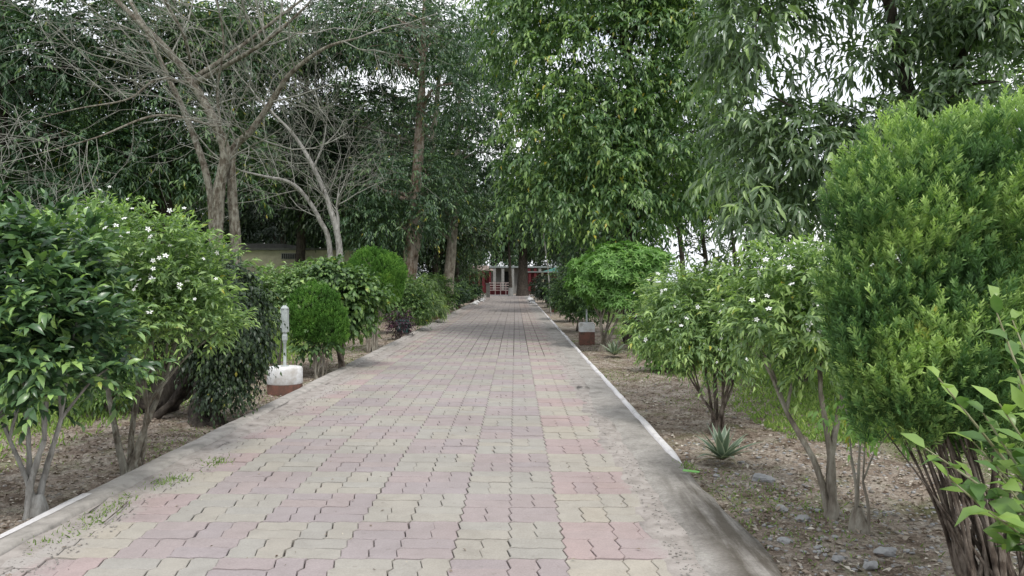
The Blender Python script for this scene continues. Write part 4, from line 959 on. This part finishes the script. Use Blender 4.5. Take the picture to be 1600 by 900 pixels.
belt = [(-28, 38, 1.15, 0, 'dark tree low behind the far left shrubs, outermost of the belt'), (-22.5, 41, 1.05, 1, 'dark tree behind the left end of the yellow wall'), (-17.5, 44, 1.1, 2, 'dark tree rising behind the middle of the yellow wall'),
        (-13.2, 42, 1.0, 0, 'dark tree rising behind the right part of the yellow wall'), (-10.4, 47, 1.15, 1, 'dark tree seen between the dead tree and the domed cypress'), (-7.2, 44, .95, 2, 'dark tree directly left behind the red-blotched trunk'),
        (-5.8, 54, 1.05, 0, 'dark tree between the red-blotched trunk and the pale-patched trunk'), (-4.8, 62, 1.0, 1, 'dark tree above the farthest left shrubs'), (-7.5, 74, 1.3, 2, 'dark tree behind the left side of the far building, under the canopy'),
        (4.2, 36, 1.0, 1, 'dark tree behind the right lamp base, left of the round shrub'), (4.0, 48, 1.0, 0, 'dark tree at the right of the path end'), (5.0, 62, 1.15, 2, 'dark tree behind the far end of the right shrub row'),
        (-14, 60, 1.3, 0, 'tall dark tree far behind the yellow wall'), (-22, 62, 1.4, 2, 'tall dark tree far behind the left part of the yellow wall'),
        (-7.9, 50, .55, 0, 'low dark tree at eye level between the two tall blotched trunks, nearest'), (-9.4, 52, .6, 1, 'low dark tree at eye level left of the red-blotched trunk'), (-6.4, 57, .55, 2, 'low dark tree at eye level right of the red-blotched trunk'), (-5.6, 66, .6, 0, 'low dark tree just left of the pale-patched trunk foot'),
        (-11.5, 55, .65, 2, 'low dark tree behind the domed cypress top'), (-7.6, 88, .6, 1, 'low dark tree at the left end of the far building'), (6.2, 80, .65, 0, 'low dark tree at the right end of the far shed'), (-4.9, 74, .5, 1, 'low dark tree left of the porch with maroon posts'), (-16.5, 35.5, .8, 0, 'low dark tree peeping over the roof of the yellow building, left part'), (-11.5, 37.5, .85, 2, 'low dark tree right above the roof slab of the yellow building'), (-8.8, 39.5, .8, 1, 'low dark tree behind the right end of the yellow building'),
        (-13.6, 51, 1.1, 1, 'dark tree deep in the belt behind the bare tree trunks'), (-9.3, 58, 1.2, 0, 'dark tree deep in the belt left of the domed cypress top'), (-3.2, 104, 1.2, 1, 'dark tree rising behind the roof of the far building, left of its middle'),
        (3.5, 106, 1.25, 0, 'dark tree rising behind the roof of the far building, right of the broad tree'), (-9.5, 100, 1.3, 2, 'dark tree behind the left end of the far building'), (9.5, 98, 1.2, 1, 'dark tree behind the right end of the far building'), (.5, 112, 1.1, 2, 'dark tree behind the middle of the far building roof')]
for k, (x, y, s, p, lab) in enumerate(belt):
    root = empty('background_tree', (x, y, GZ), lab, 'tree', 'trees in the dark belt behind the garden')
    root.rotation_euler[2] = k * 2.1; root.scale = (s, s, s * (1 + .08 * (k % 3 - 1)))
    for nm, me, kd in (('crown', protos[p][0], 'stuff'), ('trunk', protos[p][1], None)):
        o = bpy.data.objects.new(nm, me); col.objects.link(o); o.parent = root
        if kd: o['kind'] = kd
# trees standing in the bright gap on the right
def gap_tree(label, px, d, blobs, rt=.12, fork=None, n=150, mat='leaf_dark'):
    x = (px - VX) / F * d; tr = [[(x, d, -.1, rt), (x + .1, d, 2, rt * .85), (x - .1, d, 4, rt * .6), (x, d, 6.5, rt * .3)]]
    if fork: tr.append([(x + .08, d, 1.9, rt * .6), (x + fork, d, 3.4, rt * .45), (x + fork * 1.6, d, 5, rt * .2)])
    leaf_tree('field_tree', label, (x, d), tr, blobs, M[mat], M['bark_dark'], n, 5, 7, .6, .26, .33, 12, LEAF2, cr=.45, droop=.4, tone0=.45, r_l=.07)
gap_tree('dark-stemmed tree in the bright gap, leftmost of three right of the round shrub', 1062, 27, [(5.9, 27, 4.6, 1.3, 1.3, 1.1), (6.6, 27, 6.6, 1.8, 1.6, 1.3)], .11)
gap_tree('dark round-crowned tree in the bright gap, middle of three right of the round shrub', 1100, 34, [(8.5, 34, 2.75, .9, .9, .75), (8.6, 34, 5.4, 1.7, 1.6, 1.5), (9.6, 34, 7.5, 2, 2, 1.5)], .13)
gap_tree('thin forked tree in the bright gap, rightmost of three right of the round shrub', 1145, 30, [(8.5, 30, 5.5, 1.4, 1.4, 1.2), (9.6, 30, 4.9, 1.2, 1.2, .9)], .09, .7)
gap_tree('leafy tree behind the long-leaved tree near the right edge', 1420, 22, [(14.6, 22, 7.4, 2.6, 2.4, 1.4), (13.4, 22, 4.2, 2.3, 2, 1.8), (9.2, 22, 3.4, 1.3, 1.3, 1.0)], .16, None, 260, 'leaf_mid')
# far trees at the end of the path
tall('broad dark tree in front of the far building at the end of the path', .75, 76, .55, 13,
     [(.3, 76, 8.2, 4.2, 3, 2.4), (-2.6, 76, 6.6, 2.3, 2, 1.5), (3.4, 76, 6.3, 2.4, 2, 1.5), (.8, 76, 12, 4.5, 3, 2.5), (-2.9, 75, 4.9, 2.0, 1.5, 1.2), (3.2, 75, 4.8, 2.0, 1.5, 1.3)], 'leaf_dark', 430, .5, 'bark_dark', .1)
tall('thin dark tree with a white-painted foot at the end of the path', -.45, 74, .17, 10,
     [(-.6, 74, 6.2, 1.6, 1.5, 1.4), (-1.3, 74, 9.5, 2.2, 2, 1.6)], 'leaf_dark', 130, .45, 'bark_dark', -.3)
MB().lathe(-.45, 74, [(.26, -.1), (.24, .3), (.22, .85)], 10, False).link('painted_foot', M['plaster'], bpy.data.objects[[o.name for o in bpy.data.objects if o.get('label', '').startswith('thin dark tree')][0]])
# thin pale pole-like stem right of the path
sp = [(861, 500, .04, 0), (857, 430, .035, 0), (851, 380, .03, 0), (845, 330, .025, 0)]
c = limb_from_px(sp, 34.0); root = empty('thin_pole', (c[0, 0], 34, GZ), 'thin pale leaning pole rising beside the far right lamp base', 'pole')
link('shaft', tubes('shaft', [(c[:, :3], c[:, 3] * .8)], 7, .03), M['bark_pale'], root)

# ------------------------------------------------------------------ yellow building on the left
def yellow_building():
    y = 30.5; root = empty('yellow_building', (-12, y, GZ), 'low faded yellow building with a dark flat roof behind the bare tree', 'building')
    MB().box(-19, -6.6, y, y + 5, -.15, 2.74).link('wall', M['yellow_wall'], root)
    MB().box(-19.2, -6.4, y - .12, y + 5.2, 2.743, 2.83).link('roof', M['roof_dark'], root)
    MB().box(-12.9, -9.6, y + .8, y + 3.8, 2.833, 3.05).link('roof_slab', M['roof_dark'], root)
    f = MB().box(-9.45, -8.65, y - .03, y - .002, 2.38, 2.62).link('vent_frame', M['plaster'], root)
    for k in range(9): MB().box(-9.41 + k * .085, -9.37 + k * .085, y - .05, y - .031, 2.40, 2.60).link('vent_bar', M['shade_black'], f)
    MB().box(-9.6, -8.9, y - .025, y - .003, -.1, 1.75).link('doorway_panel', M['shade_black'], root)  # solid panel, the doorway's inner shade put into its colour
yellow_building()

# ------------------------------------------------------------------ the far building, gate and posts
def far_building():
    y = 96; root = empty('far_building', (-1, y, GZ), 'low white building with maroon columns and grey roof closing the path', 'building')
    MB().box(-9, 7, y, y + 6, -.1, 3.15).link('wall', M['plaster'], root)
    MB().box(-9.3, 7.3, y - 1.4, y + 6.3, 3.153, 3.36).link('roof', M['roof_grey'], root)
    MB().box(-9.0, -1.6, y - .02, y - .003, 0, 1.1).link('lower_wall', M['maroon'], root)
    for x0, x1, z1, mt in ((-6.4, -4.2, 2.6, 'shade_black'), (-3.9, -3.05, 2.5, 'maroon'), (-1.4, -.5, 2.7, 'shade_black'), (.4, 1.3, 2.5, 'shade_black'), (3.3, 4.5, 2.6, 'shade_black')):  # near-black panels stand in for the shade inside doorways
        MB().box(x0, x1, y - .05, y - .021, .0, z1).link('doorway_panel', M[mt], root)
    for x, mt in ((-5.2, 'maroon'), (-4.0, 'maroon'), (-2.6, 'plaster'), (-1.55, 'plaster'), (-.3, 'plaster'), (1.75, 'maroon'), (2.5, 'maroon'), (3.1, 'plaster'), (5.0, 'maroon')):
        MB().box(x - .17, x + .17, y - 1.3, y - .95, -.1, 3.15).link('column', M[mt], root)
    root2 = empty('porch_roof', (-3.6, 90, GZ), 'small pinkish porch roof on maroon posts left of the far doorway', 'porch')
    MB().box(-5.6, -2.7, 90, 92.5, 2.75, 2.95).link('roof', M['pinkwhite'], root2)
    MB().box(-5.2, -3.2, 90.1, 92.3, 2.95, 3.35).link('parapet', M['pinkwhite'], root2)
    for x in (-5.4, -4.3, -3.0): MB().box(x - .12, x + .12, 90.1, 90.35, -.1, 2.75).link('post', M['maroon'], root2)
    root3 = empty('shed', (3.2, 88, GZ), 'pale green-roofed shed with maroon posts right of the far tree', 'shed')
    MB().box(1.5, 5.0, 88, 91, 2.5, 2.62).link('roof', M['roof_grey'], root3)
    link('roof_ridge', pmesh('roof_ridge', [(3.2, 88, 2.622), (5, 88, 2.622), (5, 91, 2.622), (3.2, 91, 2.622), (4.8, 89.5, 3.1)], [(0, 1, 4), (1, 2, 4), (2, 3, 4), (3, 0, 4)]), M['teal'], root3)
    for x, mt in ((1.7, 'maroon'), (2.35, 'maroon'), (3.2, 'yellow_wall'), (4.7, 'maroon')): MB().box(x - .14, x + .14, 88.1, 88.4, -.1, 2.5).link('post', M[mt], root3)
    MB().box(1.5, 5.0, 90.6, 90.8, -.1, 2.5).link('back_wall', M['maroon'], root3)
far_building()
def railing():
    y = 85; root = empty('railing_gate', (-1.7, y, GZ), 'pinkish white gate of four horizontal rails at the end of the path', 'gate')
    for z in (.42, .68, .96, 1.24): MB().box(-2.85, -.45, y - .03, y + .03, z, z + .09).link('rail', M['pinkwhite'], root)
    for x in (-2.88, -2.25, -1.65, -1.05, -.42): MB().box(x - .04, x + .04, y - .05, y + .05, -.05, 1.36).link('post', M['pinkwhite'], root)
    MB().box(-2.8, -.5, y + .5, y + .6, -.1, .5).link('low_wall', M['maroon'], root)
railing()
root = empty('pillar', (-2.45, 68, GZ), 'dark square pillar at the left of the path end', 'pillar')
MB().box(-2.62, -2.28, 68, 68.34, -.1, 1.2).link('shaft', M['roof_dark'], root)
MB().box(-2.66, -2.24, 67.96, 68.38, 1.2, 1.3).link('cap', M['roof_dark'], root)
root = empty('white_post', (1.95, 70, GZ), 'short white post at the right of the path end', 'post')
MB().box(1.85, 2.05, 70, 70.2, -.1, 1.15).link('shaft', M['white_paint'], root)
MB().box(1.82, 2.08, 69.97, 70.23, 1.15, 1.22).link('cap', M['white_paint'], root)
for x, lab in ((-7.2, 'leftmost of the two white gate posts glimpsed under the left trees'), (-6.1, 'rightmost of the two white gate posts glimpsed under the left trees')):
    root = empty('white_post', (x, 80, GZ), lab, 'post')
    MB().box(x - .2, x + .2, 80, 80.4, -.1, 2.1).link('shaft', M['plaster'], root); MB().box(x - .27, x + .27, 79.93, 80.47, 2.1, 2.25).link('cap', M['plaster'], root)
tag(MB().box(-40, 40, 78.0, 84, -.12, -.03).link('courtyard', M['apron']), 'concrete forecourt at the end of the path', kind='structure')
# white-painted boulders lining the far kerbs
whites = [(-2.55, 48, .17), (-2.6, 51, .2), (-2.5, 55, .2), (-2.55, 59, .18), (1.15, 50, .17), (1.2, 54, .2), (1.15, 58, .22), (1.2, 62, .2)]
wl = ['first', 'second', 'third', 'farthest']
for k, (x, y, s) in enumerate(whites):
    o = link('kerb_stone', rock(100 + k, s, 2, .6), M['white_paint'], None, None, (x, y, .05))
    tag(o, 'white-painted stone on the far %s kerb, %s of its line' % ('left' if k < 4 else 'right', wl[k % 4]), 'stone', 'white stones on the far kerbs')

# ------------------------------------------------------------------ stones and small things on the ground
stones = [(1385, 868, .055, 'pale grey stone beside the stems of the big cypress'), (1362, 890, .045, 'flat pale stone at the lower right, in front of the big cypress'), (1222, 798, .045, 'blue-grey flat stone on the soil below the agave'), (1190, 752, .07, 'dark lump of rubble on the soil right of the agave'),
          (1255, 815, .05, 'angular grey stone between kerb and sapling'), (1300, 710, .035, 'small grey stone left of the slim-trunked shrub'), (1227, 848, .04, 'whitish stone chip on the soil near the right kerb'), (1310, 880, .035, 'cream stone chip near the lower right kerb end'),
          (1120, 745, .03, 'small grey stone touching the agave'), (1205, 660, .03, 'small pale stone behind the agave'), (1160, 720, .028, 'brown stone chip right beside the agave leaves')]
for k, (px, py, s, lab) in enumerate(stones):
    d = F * (CH - GZ) / (py - VY); x = (px - VX) / F * d
    o = link('stone', rock(200 + k, s, 2, .5), M['stone'], None, None, (x, d, float(gh(x, d)) + s * .25)); o.rotation_euler[2] = k
    tag(o, lab, 'stone')
d = F * CH / (743 - VY); x = (1080 - VX) / F * d
o = link('green_strip', pmesh('green_strip', [(-.06, .02, 0), (.05, -.05, .004), (.06, -.035, .012), (-.05, .04, .008), (-.06, .02, -.004), (.05, -.05, 0), (.06, -.035, .008), (-.05, .04, .004)], [(0, 1, 2, 3), (4, 7, 6, 5), (0, 4, 5, 1), (1, 5, 6, 2), (2, 6, 7, 3), (3, 7, 4, 0)]), M['green_strip'], None, None, (x, d, .03))
tag(o, 'bright green torn leaf strip lying at the end of the white kerb paint', 'leaf strip')
for k, (a, b, r_, lab) in enumerate((((196, 790), (160, 822), .006, 'thin dry stick lying on sand at the left edge of the pavers'), ((1095, 757), (1150, 795), .007, 'pale dry stalk lying along the mossy right apron'))):
    p0 = at(*a, F * CH / (a[1] - VY)); p1 = at(*b, F * CH / (b[1] - VY)); p0[2] = p1[2] = .02
    c = curve([p0, (p0 + p1) / 2 + np.array([.01, .01, .006]), p1], 6)
    tag(link('stick', tubes('stick', [(c, np.linspace(r_, r_ * .5, len(c)))], 6, .1), M['bark_tan']), lab, 'stick')
# crumpled teal sheet behind the purple plant
V, Fc = [], []
for j in range(7):
    for i in range(7): V.append((-3.35 + i * .06 + rng.normal(0, .015), 21.3 + rng.normal(0, .05), .05 + j * .06 + rng.normal(0, .012)))
for j in range(6):
    for i in range(6): a = j * 7 + i; Fc.append((a, a + 1, a + 8, a + 7))
o = link('plastic_sheet', pmesh('plastic_sheet', V, Fc, True), M['teal']); md = o.modifiers.new('thickness', 'SOLIDIFY'); md.thickness = .01
tag(o, 'crumpled teal plastic sheet on the soil beside the purple plant', 'plastic sheet')
